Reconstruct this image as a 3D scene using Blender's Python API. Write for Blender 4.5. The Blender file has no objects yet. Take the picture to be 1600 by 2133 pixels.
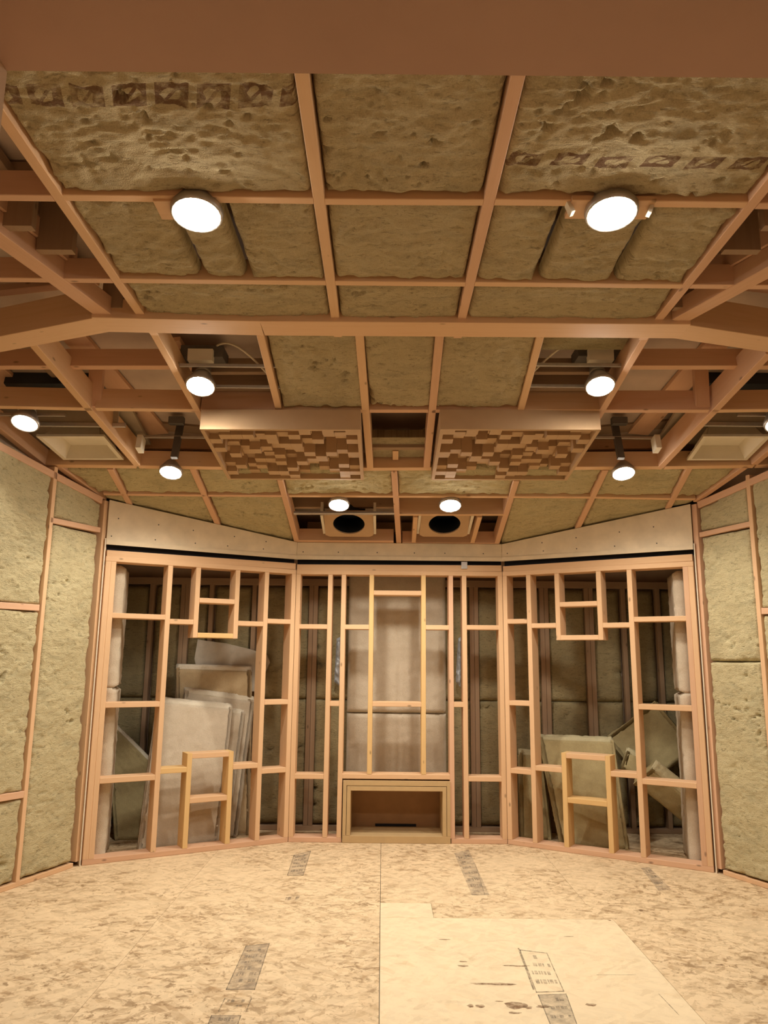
import bpy, bmesh, math, random
import numpy as np
from mathutils import Vector, Matrix

random.seed(7)
rng = np.random.default_rng(11)
sc = bpy.context.scene
col = sc.collection

# ------------------------------------------------------------------ camera, light level
PITCH, ROLL, CAM_Z, FPX = math.radians(11.0), math.radians(0.55), 1.4, 1603.0
_f = Vector((0, math.cos(PITCH), math.sin(PITCH)))
_u0 = Vector((0, -math.sin(PITCH), math.cos(PITCH)))
_r0 = Vector((1, 0, 0))
_r = _r0 * math.cos(ROLL) + _u0 * math.sin(ROLL)
_u = _u0 * math.cos(ROLL) - _r0 * math.sin(ROLL)
CAM = Vector((0, 0, CAM_Z))
cd = bpy.data.cameras.new('camera')
cam = bpy.data.objects.new('camera', cd)
col.objects.link(cam)
cd.sensor_fit = 'HORIZONTAL'
cd.sensor_width = 36.0
cd.lens = 36.0 * FPX / 1600.0
cd.clip_start = 0.02
m3 = Matrix((_r, _u, -_f)).transposed()
cam.matrix_world = Matrix.Translation(CAM) @ m3.to_4x4()
sc.camera = cam

world = bpy.data.worlds.new('world')
sc.world = world
world.use_nodes = True
world.node_tree.nodes['Background'].inputs[0].default_value = (0.02, 0.02, 0.025, 1)
world.node_tree.nodes['Background'].inputs[1].default_value = 0.2

sc.view_settings.view_transform = 'Standard'
sc.view_settings.look = 'None'
sc.view_settings.gamma = 1.0
sc.view_settings.use_curve_mapping = False
sc.view_settings.exposure = 0.0
try:
    sc.cycles.use_denoising = True
    sc.cycles.max_bounces = 8
    sc.cycles.diffuse_bounces = 5
    sc.cycles.sample_clamp_indirect = 6.0
except Exception:
    pass
GLOW = 140.0                                   # the lit lenses themselves
BEAM_W = 44.0                                 # beam of each round lamp
LAMP_COLOR = (1.0, 0.925, 0.81)

# ------------------------------------------------------------------ measuring helpers
def at(px, py, plane):
    """room point on a real surface (point, normal) seen at photo pixel px, py"""
    p, n = plane
    d = _f * FPX + _r * (px - 800.0) - _u * (py - 1066.5)
    return CAM + d * (n.dot(p - CAM) / n.dot(d))

V = Vector
ZN = 3.03                                     # underside of the level ceiling joists
def fz(y): return 2.387 + 0.25 * (6.43 - y)   # underside of the sloping ceiling joists
FLOOR = (V((0, 0, 0)), V((0, 0, 1)))
NEAR = (V((0, 0, ZN)), V((0, 0, 1)))
NF = V((0, 0.25, 1)).normalized()
FAR = (V((0, 6.43, 2.387)), NF)
def lift(plane, h): return (plane[0] + plane[1] * h, plane[1])
LE, LS, RS, RE = V((-2.067, 5.664, 0)), V((-0.73, 6.433, 0)), V((0.997, 6.433, 0)), V((2.296, 5.640, 0))
class Seg:
    def __init__(s, a, b):
        s.a, s.b = a, b
        s.t = (b - a).normalized(); s.len = (b - a).length
        s.n = V((s.t.y, -s.t.x, 0))           # towards the room
        s.plane = (a, s.n)
    def sz(s, px, py, off=0.0):
        p = at(px, py, (s.a + s.n * off, s.n)); return (p - s.a).dot(s.t), p.z
    def pt(s, q, z, off=0.0): return s.a + s.t * q + s.n * off + V((0, 0, z))
WL, WC, WR = Seg(LE, LS), Seg(LS, RS), Seg(RS, RE)
LWALL = Seg(V((-2.067, 5.664, 0)) + (V((-2.299, 5.01, 0)) - V((-2.067, 5.664, 0))).normalized() * 2.9, V((-2.10, 5.62, 0)))
_rw = (V((2.53, 5.10, 0)) - RE).normalized()
RWALL = Seg(V((2.33, 5.60, 0)), RE + _rw * 2.9)
REAR_Y = 6.86

# ------------------------------------------------------------------ material helpers
MATS = {}
class NT:
    def __init__(s, name):
        s.m = bpy.data.materials.new(name); s.m.use_nodes = True
        s.t = s.m.node_tree; s.n = s.t.nodes; s.l = s.t.links
        s.b = s.n['Principled BSDF']; s.out = s.n['Material Output']
    def add(s, typ, **kw):
        n = s.n.new(typ)
        ins = kw.pop('ins', {})
        for k, v in kw.items(): setattr(n, k, v)
        for k, v in ins.items(): s.put(n.inputs[k], v)
        return n
    def put(s, sock, v):
        if isinstance(v, bpy.types.NodeSocket): s.l.new(v, sock)
        else: sock.default_value = v
    def noise(s, vec, scale, detail=4, rough=0.55, dist=0.0):
        n = s.add('ShaderNodeTexNoise', ins={'Scale': scale, 'Detail': detail, 'Roughness': rough, 'Distortion': dist})
        s.put(n.inputs['Vector'], vec); return n.outputs['Fac']
    def ramp(s, fac, stops, interp='LINEAR'):
        n = s.add('ShaderNodeValToRGB'); n.color_ramp.interpolation = interp
        e = n.color_ramp.elements
        while len(e) > 1: e.remove(e[-1])
        e[0].position, e[0].color = stops[0][0], c4(stops[0][1])
        for p, c in stops[1:]:
            k = e.new(p); k.color = c4(c)
        s.put(n.inputs[0], fac); return n.outputs[0]
    def mix(s, fac, a, b, mode='MIX'):
        n = s.add('ShaderNodeMix', data_type='RGBA', blend_type=mode)
        s.put(n.inputs[0], fac); s.put(n.inputs[6], a if isinstance(a, bpy.types.NodeSocket) else c4(a))
        s.put(n.inputs[7], b if isinstance(b, bpy.types.NodeSocket) else c4(b)); return n.outputs[2]
    def math(s, op, a, b=0.0, c=0.0):
        n = s.add('ShaderNodeMath', operation=op); s.put(n.inputs[0], a); s.put(n.inputs[1], b)
        if len(n.inputs) > 2: s.put(n.inputs[2], c)
        return n.outputs[0]
    def mapping(s, vec, scale=(1, 1, 1), loc=(0, 0, 0), rot=(0, 0, 0), vt='POINT'):
        n = s.add('ShaderNodeMapping', vector_type=vt); s.put(n.inputs[0], vec); s.put(n.inputs[1], loc); n.inputs[2].default_value = rot; n.inputs[3].default_value = scale
        return n.outputs[0]
    def obj(s): return s.add('ShaderNodeTexCoord').outputs['Object']
    def uv(s): return s.add('ShaderNodeTexCoord').outputs['UV']
    def rnd(s): return s.add('ShaderNodeObjectInfo').outputs['Random']
    def bump(s, h, strength, dist=0.005):
        n = s.add('ShaderNodeBump', ins={'Strength': strength, 'Distance': dist}); s.put(n.inputs['Height'], h)
        s.l.new(n.outputs[0], s.b.inputs['Normal'])
    def base(s, c): s.put(s.b.inputs['Base Color'], c if isinstance(c, bpy.types.NodeSocket) else c4(c))
    def rough(s, v): s.put(s.b.inputs['Roughness'], v)
def c4(c): return (c[0], c[1], c[2], 1.0) if len(c) == 3 else c
def scaled(c, k): return tuple(x * k for x in c[:3])

def offset_by_random(t, vec, k=37.0):
    r = t.rnd(); o = t.math('MULTIPLY', r, k)
    cx = t.add('ShaderNodeCombineXYZ', ins={0: o, 1: o, 2: o}).outputs[0]
    a = t.add('ShaderNodeVectorMath', operation='ADD'); t.put(a.inputs[0], vec); t.put(a.inputs[1], cx); return a.outputs[0], r

def wood(name, light, dark, pink, knots=True):
    t = NT(name)
    vec, r = offset_by_random(t, t.obj())
    g = t.noise(t.mapping(vec, (1.3, 26, 26)), 2.2, 5, 0.6, 0.6)
    colr = t.ramp(g, [(0.25, dark), (0.5, scaled([(a + b) / 2 for a, b in zip(light, dark)], 1.06)), (0.72, light)])
    w = t.noise(t.mapping(vec, (0.8, 4, 4)), 1.6, 2)
    colr = t.mix(t.math('MULTIPLY', w, 0.55), colr, pink)
    colr = t.mix(0.30, colr, t.ramp(r, [(0.0, scaled(dark, 1.0)), (0.5, light), (1.0, pink)]))
    if knots:
        vo = t.add('ShaderNodeTexVoronoi', ins={'Scale': 1.0, 'Randomness': 1.0})
        t.put(vo.inputs['Vector'], t.mapping(vec, (5.5, 12, 12)))
        sp = t.add('ShaderNodeSeparateColor'); t.put(sp.inputs[0], vo.outputs['Color'])
        k = t.ramp(vo.outputs['Distance'], [(0.0, (1, 1, 1)), (0.06, (0.7, 0.7, 0.7)), (0.12, (0, 0, 0))])
        k = t.math('MULTIPLY', t.math('MULTIPLY', k, 0.85), t.math('GREATER_THAN', sp.outputs[0], 0.45))
        colr = t.mix(k, colr, scaled(dark, 0.32))
    t.base(colr); t.rough(0.72)
    t.bump(g, 0.12, 0.002)
    t.b.inputs['Specular IOR Level'].default_value = 0.25
    MATS[name] = t.m; return t.m
wood('pine', (0.70, 0.47, 0.275), (0.61, 0.385, 0.21), (0.68, 0.43, 0.25))
wood('pine_yellow', (0.70, 0.48, 0.22), (0.61, 0.39, 0.155), (0.67, 0.44, 0.2))
wood('pine_pink', (0.67, 0.43, 0.27), (0.57, 0.345, 0.205), (0.64, 0.385, 0.25))
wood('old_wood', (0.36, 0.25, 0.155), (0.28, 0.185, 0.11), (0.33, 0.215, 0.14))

def plain(name, c, rough=0.8, var=0.12, scale=9.0, bump=0.05, metal=0.0, spec=0.3):
    t = NT(name)
    vec, r = offset_by_random(t, t.obj(), 19)
    n = t.noise(vec, scale, 4)
    t.base(t.ramp(n, [(0.2, scaled(c, 1 - var)), (0.8, scaled(c, 1 + var))])); t.rough(rough)
    t.b.inputs['Metallic'].default_value = metal
    t.b.inputs['Specular IOR Level'].default_value = spec
    if bump: t.bump(t.noise(vec, scale * 18, 2), bump, 0.002)
    MATS[name] = t.m; return t.m
plain('drywall', (0.72, 0.60, 0.42), 0.9)
plain('drywall_edge', (0.80, 0.72, 0.58), 0.9)
plain('deck', (0.52, 0.41, 0.32), 0.9, 0.2, 4)
plain('header', (0.56, 0.355, 0.265), 0.85, 0.05, 6)
plain('jamb', (0.62, 0.42, 0.26), 0.6, 0.05)
plain('mdf', (0.50, 0.335, 0.19), 0.75, 0.05, 12)
plain('ply', (0.50, 0.345, 0.17), 0.7, 0.07, 12)
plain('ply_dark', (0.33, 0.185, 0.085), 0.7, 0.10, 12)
plain('vent_white', (0.74, 0.67, 0.53), 0.7, 0.06)
plain('plenum', (0.36, 0.29, 0.2), 0.85, 0.12)
plain('galvanised', (0.50, 0.47, 0.43), 0.42, 0.10, 30, 0.0, 0.85)
plain('dark_metal', (0.13, 0.115, 0.10), 0.6, 0.1, 30, 0.0, 0.3)
plain('black', (0.013, 0.013, 0.016), 0.85, 0.3)
plain('duct_dark', (0.03, 0.033, 0.037), 0.35, 0.3, 8, 0.1, 0.2)
plain('screw', (0.08, 0.07, 0.06), 0.5, 0.1)
plain('cable', (0.55, 0.47, 0.34), 0.6, 0.05)
plain('shell', (0.40, 0.30, 0.2), 0.9, 0.08)
plain('bag', (0.46, 0.42, 0.35), 0.35, 0.15, 14, 0.2)

def fuzz(name, a, b, bump=0.6):
    t = NT(name)
    vec, r = offset_by_random(t, t.obj(), 23)
    n = t.noise(vec, 14, 6, 0.65)
    f = t.noise(vec, 160, 3, 0.7)
    t.base(t.mix(0.25, t.ramp(n, [(0.3, a), (0.7, b)]), t.ramp(f, [(0.3, scaled(a, 0.7)), (0.7, scaled(b, 1.25))])))
    t.rough(1.0); t.b.inputs['Specular IOR Level'].default_value = 0.05
    t.bump(t.math('ADD', f, n), bump, 0.006)
    MATS[name] = t.m; return t.m
fuzz('wool_board', (0.50, 0.42, 0.31), (0.60, 0.52, 0.40))
fuzz('wool_board_pale', (0.66, 0.59, 0.46), (0.76, 0.69, 0.55))
fuzz('wool_tan', (0.44, 0.33, 0.19), (0.52, 0.40, 0.24))
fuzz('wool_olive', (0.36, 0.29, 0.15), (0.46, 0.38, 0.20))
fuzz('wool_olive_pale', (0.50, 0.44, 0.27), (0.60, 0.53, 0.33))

def rockwool(name, a, b, printed=None):
    t = NT(name)
    uv = t.uv()
    vec, r = offset_by_random(t, uv, 31)
    n1 = t.noise(vec, 4.0, 4, 0.6)
    n2 = t.noise(t.mapping(vec, (0.75, 2.1, 1)), 30, 4, 0.66, 1.0)
    n4 = t.noise(t.mapping(vec, (0.8, 1.6, 1)), 7, 4, 0.65, 0.5)
    n3 = t.noise(vec, 190, 3, 0.75)
    c = t.ramp(n1, [(0.3, a), (0.7, b)])
    c = t.mix(t.ramp(n2, [(0.34, (0.85, 0.85, 0.85)), (0.445, (0, 0, 0))]), c, scaled(a, 0.40))
    c = t.mix(t.ramp(n4, [(0.34, (0.55, 0.55, 0.55)), (0.50, (0, 0, 0))]), c, (a[0] * .62, a[1] * .66, a[2] * .72))
    c = t.mix(t.ramp(n2, [(0.58, (0, 0, 0)), (0.75, (0.5, 0.5, 0.5))]), c, scaled(b, 1.22))
    c = t.mix(0.35, c, t.ramp(n3, [(0.3, scaled(a, 0.6)), (0.7, scaled(b, 1.35))]))
    if printed:
        v0, v1, pitch, duty = printed               # faded rust brown maker's marks stamped along one edge
        sep = t.add('ShaderNodeSeparateXYZ'); t.put(sep.inputs[0], uv)
        u, v = sep.outputs[0], sep.outputs[1]
        wob = t.math('MULTIPLY', t.math('SUBTRACT', t.noise(uv, 7, 2), 0.5), 0.05)
        vv = t.math('ADD', v, wob)
        band = t.math('MULTIPLY', t.math('GREATER_THAN', vv, v0), t.math('LESS_THAN', vv, v1))
        fr = t.math('FRACT', t.math('DIVIDE', t.math('ADD', u, t.math('MULTIPLY', v, 0.25)), pitch))
        cell = t.math('MULTIPLY', band, t.math('LESS_THAN', fr, duty))
        fv = t.math('DIVIDE', t.math('SUBTRACT', vv, v0), v1 - v0)
        dx = t.math('DIVIDE', t.math('SUBTRACT', fr, duty / 2), duty)
        dy = t.math('SUBTRACT', fv, 0.5)
        ang = t.noise(t.mapping(uv, (1 / pitch, 1 / (v1 - v0), 1)), 1.7, 1)
        rad = t.math('SQRT', t.math('ADD', t.math('MULTIPLY', dx, dx), t.math('MULTIPLY', dy, dy)))
        glyph = t.math('LESS_THAN', rad, t.math('MULTIPLY', ang, 0.55))
        bar = t.math('GREATER_THAN', t.math('ABSOLUTE', t.math('ADD', dx, t.math('MULTIPLY', dy, 0.6))), 0.07)
        ink = t.math('MULTIPLY', cell, t.math('SUBTRACT', 1.0, t.math('MULTIPLY', glyph, bar)))
        wear = t.ramp(t.noise(vec, 24, 4, 0.7), [(0.34, (0.15, 0.15, 0.15)), (0.55, (0.8, 0.8, 0.8))])
        c = t.mix(t.math('MULTIPLY', ink, wear), c, (0.13, 0.055, 0.03))
    t.base(c); t.rough(1.0); t.b.inputs['Specular IOR Level'].default_value = 0.03
    t.bump(t.math('ADD', t.math('MULTIPLY', n2, 1.5), n3), 0.7, 0.010)
    MATS[name] = t.m; return t.m
RA, RB = (0.44, 0.355, 0.205), (0.54, 0.445, 0.27)
rockwool('rockwool', RA, RB)
rockwool('rockwool_mark_a', RA, RB, (0.085, 0.175, 0.125, 0.80))
rockwool('rockwool_mark_b', RA, RB, (0.52, 0.585, 0.15, 0.72))
rockwool('rockwool_green', (0.50, 0.425, 0.245), (0.62, 0.54, 0.325))
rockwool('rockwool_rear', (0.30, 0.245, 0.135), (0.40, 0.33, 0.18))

def osb(name, lightc, darkc, amount):
    t = NT(name)
    vec, r = offset_by_random(t, t.obj(), 43)
    colr = t.ramp(t.noise(vec, 1.6, 3), [(0.3, scaled(lightc, 0.94)), (0.7, scaled(lightc, 1.05))])
    hs = None
    patch = t.ramp(t.noise(vec, 1.9, 3), [(0.36, (0.30,) * 3), (0.62, (1.0,) * 3)])
    for i, (rot, sx, sy) in enumerate(((0.15, .11, .030), (1.25, .09, .026), (2.3, .13, .034), (-0.5, .075, .022), (0.8, .10, .028))):
        wv = t.noise(vec, 22, 2); cw = t.add('ShaderNodeCombineXYZ', ins={0: t.math('MULTIPLY', wv, .03), 1: t.math('MULTIPLY', wv, -.03), 2: 0.0}).outputs[0]
        ad = t.add('ShaderNodeVectorMath', operation='ADD'); t.put(ad.inputs[0], vec); t.put(ad.inputs[1], cw)
        q = t.mapping(ad.outputs[0], (sx, sy, 1.0), (i * 3.1, i * 1.7, 0), (0, 0, rot), 'TEXTURE')
        vo = t.add('ShaderNodeTexVoronoi', ins={'Scale': 1.0}, voronoi_dimensions='2D'); t.put(vo.inputs['Vector'], q)
        sp = t.add('ShaderNodeSeparateColor'); t.put(sp.inputs[0], vo.outputs['Color'])
        f = t.math('MULTIPLY', t.ramp(sp.outputs[0], [(0.93 - amount * 0.22, (0, 0, 0)), (0.97, (0.2 + 0.22 * amount,) * 3)]), patch)
        colr = t.mix(f, colr, darkc if i % 2 == 0 else scaled(darkc, 1.4))
        f2 = t.math('MULTIPLY', t.math('GREATER_THAN', sp.outputs[1], 0.78), 0.40)
        colr = t.mix(f2, colr, scaled(lightc, 1.12))
        hs = sp.outputs[2] if hs is None else t.math('ADD', hs, sp.outputs[2])
    for sx, sy, sc_, th in ((.75, 1.0, 20, .530), (1.2, .7, 33, .575)):
        spot = t.math('MULTIPLY', t.ramp(t.noise(t.mapping(vec, (sx, sy, 1.0)), sc_, 5, 0.68, .6), [(th, (0, 0, 0)), (th + .09, (0.85 * amount,) * 3)]), patch)
        colr = t.mix(spot, colr, scaled(darkc, 0.85))
    t.base(colr); t.rough(0.75); t.bump(hs, 0.05, 0.003)
    t.b.inputs['Specular IOR Level'].default_value = 0.25
    MATS[name] = t.m; return t.m
osb('osb', (0.68, 0.525, 0.33), (0.30, 0.185, 0.085), 0.95)
osb('osb_clean', (0.72, 0.585, 0.385), (0.52, 0.37, 0.2), 0.15)

def ink(name, c, cover, scale):
    t = NT(name)
    t.base(c); t.rough(0.9)
    a = t.ramp(t.noise(t.obj(), scale, 4, 0.7), [(0.30, (0, 0, 0)), (0.62, (cover,) * 3)])
    t.put(t.b.inputs['Alpha'], a)
    MATS[name] = t.m
ink('ink_line', (0.16, 0.13, 0.09), 0.62, 26)
ink('ink_fill', (0.28, 0.24, 0.19), 0.42, 18)
ink('ink_print', (0.22, 0.18, 0.13), 0.48, 34)
ink('stain', (0.20, 0.10, 0.04), 0.75, 22)

t = NT('lamp_glow')
t.base((0.9, 0.85, 0.75))
t.b.inputs['Emission Color'].default_value = c4(LAMP_COLOR)
t.b.inputs['Emission Strength'].default_value = GLOW
MATS['lamp_glow'] = t.m
t = NT('lamp_glow_dim')
t.base((0.9, 0.85, 0.75))
t.b.inputs['Emission Color'].default_value = c4(LAMP_COLOR)
t.b.inputs['Emission Strength'].default_value = 14.0
MATS['lamp_glow_dim'] = t.m

# ------------------------------------------------------------------ object helpers
def tag(o, label=None, cat=None, group=None, kind=None):
    if label: o['label'] = label
    if cat: o['category'] = cat
    if group: o['group'] = group
    if kind: o['kind'] = kind
    return o
def link(name, me, m, parent=None, mat=None):
    o = bpy.data.objects.new(name, me); col.objects.link(o)
    if m is not None and not me.materials: me.materials.append(MATS[m])
    M = mat or Matrix.Identity(4)
    if parent is not None:
        o.parent = parent
        o.matrix_basis = PW[parent.name].inverted() @ M
    else:
        o.matrix_basis = M
    PW[o.name] = M
    return o
PW = {}
def empty(name, loc, label=None, cat=None, group=None, kind=None, rz=0.0):
    o = bpy.data.objects.new(name, None); col.objects.link(o)
    o.empty_display_size = 0.1
    M = Matrix.Translation(loc) @ Matrix.Rotation(rz, 4, 'Z')
    o.matrix_basis = M; PW[o.name] = M
    return tag(o, label, cat, group, kind)

def mesh(name, vs, fs, smooth=False):
    me = bpy.data.meshes.new(name); me.from_pydata([tuple(v) for v in vs], [], fs); me.update()
    if smooth: me.polygons.foreach_set('use_smooth', [True] * len(me.polygons))
    return me

def frame_matrix(o, x, y, z):
    M = Matrix((x, y, z)).transposed().to_4x4(); M.translation = o; return M

def bar_mesh(name, L, w, d, ch=0.0025):
    """timber length L along x, w across y (centred), d in z from 0 upwards, eased edges"""
    a, b = w / 2, d
    prof = [(-a + ch, 0), (a - ch, 0), (a, ch), (a, b - ch), (a - ch, b), (-a + ch, b), (-a, b - ch), (-a, ch)]
    vs = [(0, p, q) for p, q in prof] + [(L, p, q) for p, q in prof]
    fs = [tuple(range(7, -1, -1)), tuple(range(8, 16))] + [(i, (i + 1) % 8, 8 + (i + 1) % 8, 8 + i) for i in range(8)]
    return mesh(name, vs, fs)

def member(name, parent, p0, p1, w, d, up, m='pine', label=None):
    """a timber whose visible face is centred on p0-p1; depth d goes along up"""
    x = (p1 - p0); L = x.length; x.normalize()
    z = (up - x * up.dot(x)).normalized(); y = z.cross(x)
    o = link(name, bar_mesh(name, L, w, d), m, parent, frame_matrix(p0, x, y, z))
    if label: o['label'] = label
    return o

def box(name, parent, c, size, m, rot=None, label=None, ch=0.002):
    """eased box centred on c"""
    R = rot or Matrix.Identity(3)
    M = R.to_4x4(); M.translation = V(c)
    me = bar_mesh(name, size[0], size[1], size[2], min(ch, min(size) * 0.2))
    me.transform(Matrix.Translation((-size[0] / 2, 0, -size[2] / 2)))
    o = link(name, me, m, parent, M)
    if label: o['label'] = label
    return o

def slab(name, pts, n, t, m, parent=None, org=None):
    """flat polygon of thickness t going along -n"""
    n = n.normalized(); k = len(pts); org = org or pts[0]
    x = (pts[1] - pts[0]).normalized(); y = n.cross(x).normalized()
    M = frame_matrix(org, x, y, n); Mi = M.inverted()
    q = [Mi @ p for p in pts]
    vs = [tuple(p) for p in q] + [tuple(p - V((0, 0, t))) for p in q]
    area = sum(q[i].x * q[(i + 1) % k].y - q[(i + 1) % k].x * q[i].y for i in range(k))
    fs = [tuple(range(k)), tuple(range(2 * k - 1, k - 1, -1))] + [(i, k + i, k + (i + 1) % k, (i + 1) % k) for i in range(k)]
    if area < 0: fs = [tuple(reversed(f)) for f in fs]
    return link(name, mesh(name, vs, fs), m, parent, M)

def vnoise(x, y, seed):
    xi = np.floor(x).astype(np.int64); yi = np.floor(y).astype(np.int64)
    xf = x - xi; yf = y - yi
    xf = xf * xf * (3 - 2 * xf); yf = yf * yf * (3 - 2 * yf)
    def h(a, b):
        v = (a * 374761393 + b * 668265263 + seed * 1442695041) & 0x7fffffff
        v = ((v ^ (v >> 13)) * 1274126177) & 0x7fffffff
        v = v ^ (v >> 16)
        return (v & 0xffff) / 65535.0
    return (h(xi, yi) * (1 - xf) + h(xi + 1, yi) * xf) * (1 - yf) + (h(xi, yi + 1) * (1 - xf) + h(xi + 1, yi + 1) * xf) * yf

BATT_SEED = [100]
def batt(parent, quad, n, recess=0.012, amp=0.016, res=0.011, thick=0.075, m='rockwool', pits=1.0, puff=0.0, name='insulation_batt', edge=0.02):
    """a fibrous slab filling a bay: quad = four corners, n = towards the room"""
    BATT_SEED[0] += 1; sd = BATT_SEED[0]
    p00, p10, p11, p01 = [np.array(p) for p in quad]
    Lu = max(np.linalg.norm(p10 - p00), np.linalg.norm(p11 - p01)); Lv = max(np.linalg.norm(p01 - p00), np.linalg.norm(p11 - p10))
    nu, nv = max(4, int(Lu / res)), max(4, int(Lv / res))
    U, W = np.meshgrid(np.linspace(0, 1, nu + 1), np.linspace(0, 1, nv + 1), indexing='ij')
    P = (p00[None, None] * ((1 - U) * (1 - W))[..., None] + p10 * (U * (1 - W))[..., None] + p11 * (U * W)[..., None] + p01 * ((1 - U) * W)[..., None])
    x, y = U * Lu, W * Lv
    wx = x + 0.03 * (vnoise(x * 9, y * 9, sd + 5) - .5); wy = y + 0.03 * (vnoise(x * 9 + 40, y * 9, sd + 6) - .5)
    h = (vnoise(wx * 4, wy * 5, sd) - .5) * 0.8 + (vnoise(wx * 13, wy * 20, sd + 1) - .5) * 0.6 + (vnoise(wx * 30, wy * 50, sd + 2) - .5) * 0.55 + (vnoise(wx * 60, wy * 80, sd + 8) - .5) * 0.35
    h = h * amp * 0.72
    zone = np.clip(vnoise(x * 3, y * 3, sd + 9) * 1.8 - .75, 0, 1)
    pit = vnoise(wx * 20, wy * 28, sd + 3) * 0.5 + vnoise(wx * 46, wy * 60, sd + 4) * 0.5
    h -= np.clip(pit - 0.87 + 0.20 * zone, 0, 1) * 0.26 * pits
    for (fx, fy, k) in ((7, 17, 10), (12, 27, 20), (19, 12, 30)):
        cr = np.abs(vnoise(wx * fx, wy * fy, sd + k) - .5)
        msk = np.clip(vnoise(x * 5, y * 7, sd + k + 1) * 2.4 - 1.15, 0, 1)
        h -= .011 * np.clip(1 - cr / .04, 0, 1) * msk
    de = np.minimum(np.minimum(x, Lu - x), np.minimum(y, Lv - y))
    ragged = edge * (0.2 + 1.6 * vnoise(x * 19, y * 19, sd + 7) ** 2)
    h -= 0.035 * np.exp(-de / np.maximum(ragged, 0.003))
    h += puff * (np.sin(np.pi * U) * np.sin(np.pi * W)) ** 0.5
    n = np.array(n.normalized())
    P = P + (h - recess)[..., None] * n
    org = p00.copy()
    X = (p10 - p00) / np.linalg.norm(p10 - p00)
    n = n - X * np.dot(n, X); n = n / np.linalg.norm(n)
    Y = np.cross(n, X)
    R = np.stack([X, Y, n], 0)
    Q = (P - org) @ R.T
    Nf = (nu + 1) * (nv + 1)
    vs = Q.reshape(-1, 3)
    idx = np.arange(Nf).reshape(nu + 1, nv + 1)
    f = np.stack([idx[:-1, :-1], idx[1:, :-1], idx[1:, 1:], idx[:-1, 1:]], -1).reshape(-1, 4)
    ring = np.concatenate([idx[:-1, 0], idx[-1, :-1], idx[:0:-1, -1], idx[0, :0:-1]])
    back = vs[ring].copy(); back[:, 2] = -thick
    vs = np.concatenate([vs, back]); rb = Nf + np.arange(len(ring))
    nx = np.roll(ring, -1); nb = np.roll(rb, -1)
    f2 = np.stack([ring, rb, nb, nx], -1)
    faces = f.tolist(); 
    if np.dot(np.cross(p10 - p00, p01 - p00), n) < 0:
        faces = f[:, ::-1].tolist(); f2 = f2[:, ::-1]
    faces += f2.tolist() + [rb[::-1].tolist()]
    me = bpy.data.meshes.new(name); me.from_pydata(vs.tolist(), [], faces); me.update()
    uvl = me.uv_layers.new(name='uv')
    uvs = np.concatenate([np.stack([x, y], -1).reshape(-1, 2), np.stack([x, y], -1).reshape(-1, 2)[ring]])
    li = np.empty(len(me.loops), dtype=np.int32); me.loops.foreach_get('vertex_index', li)
    uvl.data.foreach_set('uv', uvs[li].astype(np.float32).ravel())
    me.polygons.foreach_set('use_smooth', [True] * len(me.polygons))
    M = Matrix(((X[0], Y[0], n[0], org[0]), (X[1], Y[1], n[1], org[1]), (X[2], Y[2], n[2], org[2]), (0, 0, 0, 1)))
    return link(name, me, m, parent, M)

def rot_z(a): return Matrix.Rotation(a, 3, 'Z')
def tube(name, parent, pts, r, m, sides=8):
    vs, fs = [], []
    for i, p in enumerate(pts):
        a = pts[max(0, i - 1)]; b = pts[min(len(pts) - 1, i + 1)]
        d = (b - a).normalized(); s = d.cross(V((0.13, 0.2, 1))).normalized(); w = s.cross(d)
        for k in range(sides):
            an = 2 * math.pi * k / sides
            vs.append(p + s * math.cos(an) * r + w * math.sin(an) * r)
    for i in range(len(pts) - 1):
        for k in range(sides):
            fs.append((i * sides + k, i * sides + (k + 1) % sides, (i + 1) * sides + (k + 1) % sides, (i + 1) * sides + k))
    fs.append(tuple(range(sides - 1, -1, -1))); fs.append(tuple(range((len(pts) - 1) * sides, len(pts) * sides)))
    return link(name, mesh(name, vs, fs, True), m, parent)

def lathe_mesh(name, prof, seg=28):
    vs, fs = [], []
    for r, z in prof:
        for k in range(seg):
            a = 2 * math.pi * k / seg; vs.append((r * math.cos(a), r * math.sin(a), z))
    for i in range(len(prof) - 1):
        for k in range(seg):
            fs.append((i * seg + k, i * seg + (k + 1) % seg, (i + 1) * seg + (k + 1) % seg, (i + 1) * seg + k))
    fs.append(tuple(range(seg - 1, -1, -1))); fs.append(tuple(range((len(prof) - 1) * seg, len(prof) * seg)))
    return mesh(name, vs, fs, True)

UP = V((0, 0, 1))
# ================================================================== ROOM SHELL
# ---- floor of separate strand boards
floor = link('floor', mesh('floor', [(-4.2, -2.2, -0.04), (4.2, -2.2, -0.04), (4.2, 7.6, -0.04), (-4.2, 7.6, -0.04), (-4.2, -2.2, -0.019), (4.2, -2.2, -0.019), (4.2, 7.6, -0.019), (-4.2, 7.6, -0.019)],
             [(0, 3, 2, 1), (4, 5, 6, 7), (0, 1, 5, 4), (1, 2, 6, 5), (2, 3, 7, 6), (3, 0, 4, 7)]), 'black')
tag(floor, 'speckled tan strand board subfloor across the whole room', 'floor', kind='structure')
def osb_panel(x0, x1, y0, y1, m='osb', dz=0.0):
    g = 0.0014 if abs(x0) < .01 or abs(x1) < .01 else 0.0004
    box('osb_panel', floor, ((x0 + x1) / 2, (y0 + y1) / 2, -0.009 + dz / 2), (x1 - x0 - 2 * g, y1 - y0 - 2 * g, 0.018 + dz), m, ch=0.0012)
for i in range(-3, 3):
    osb_panel(i * 1.22, i * 1.22 + 1.22, 4.91, 7.5)
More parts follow.
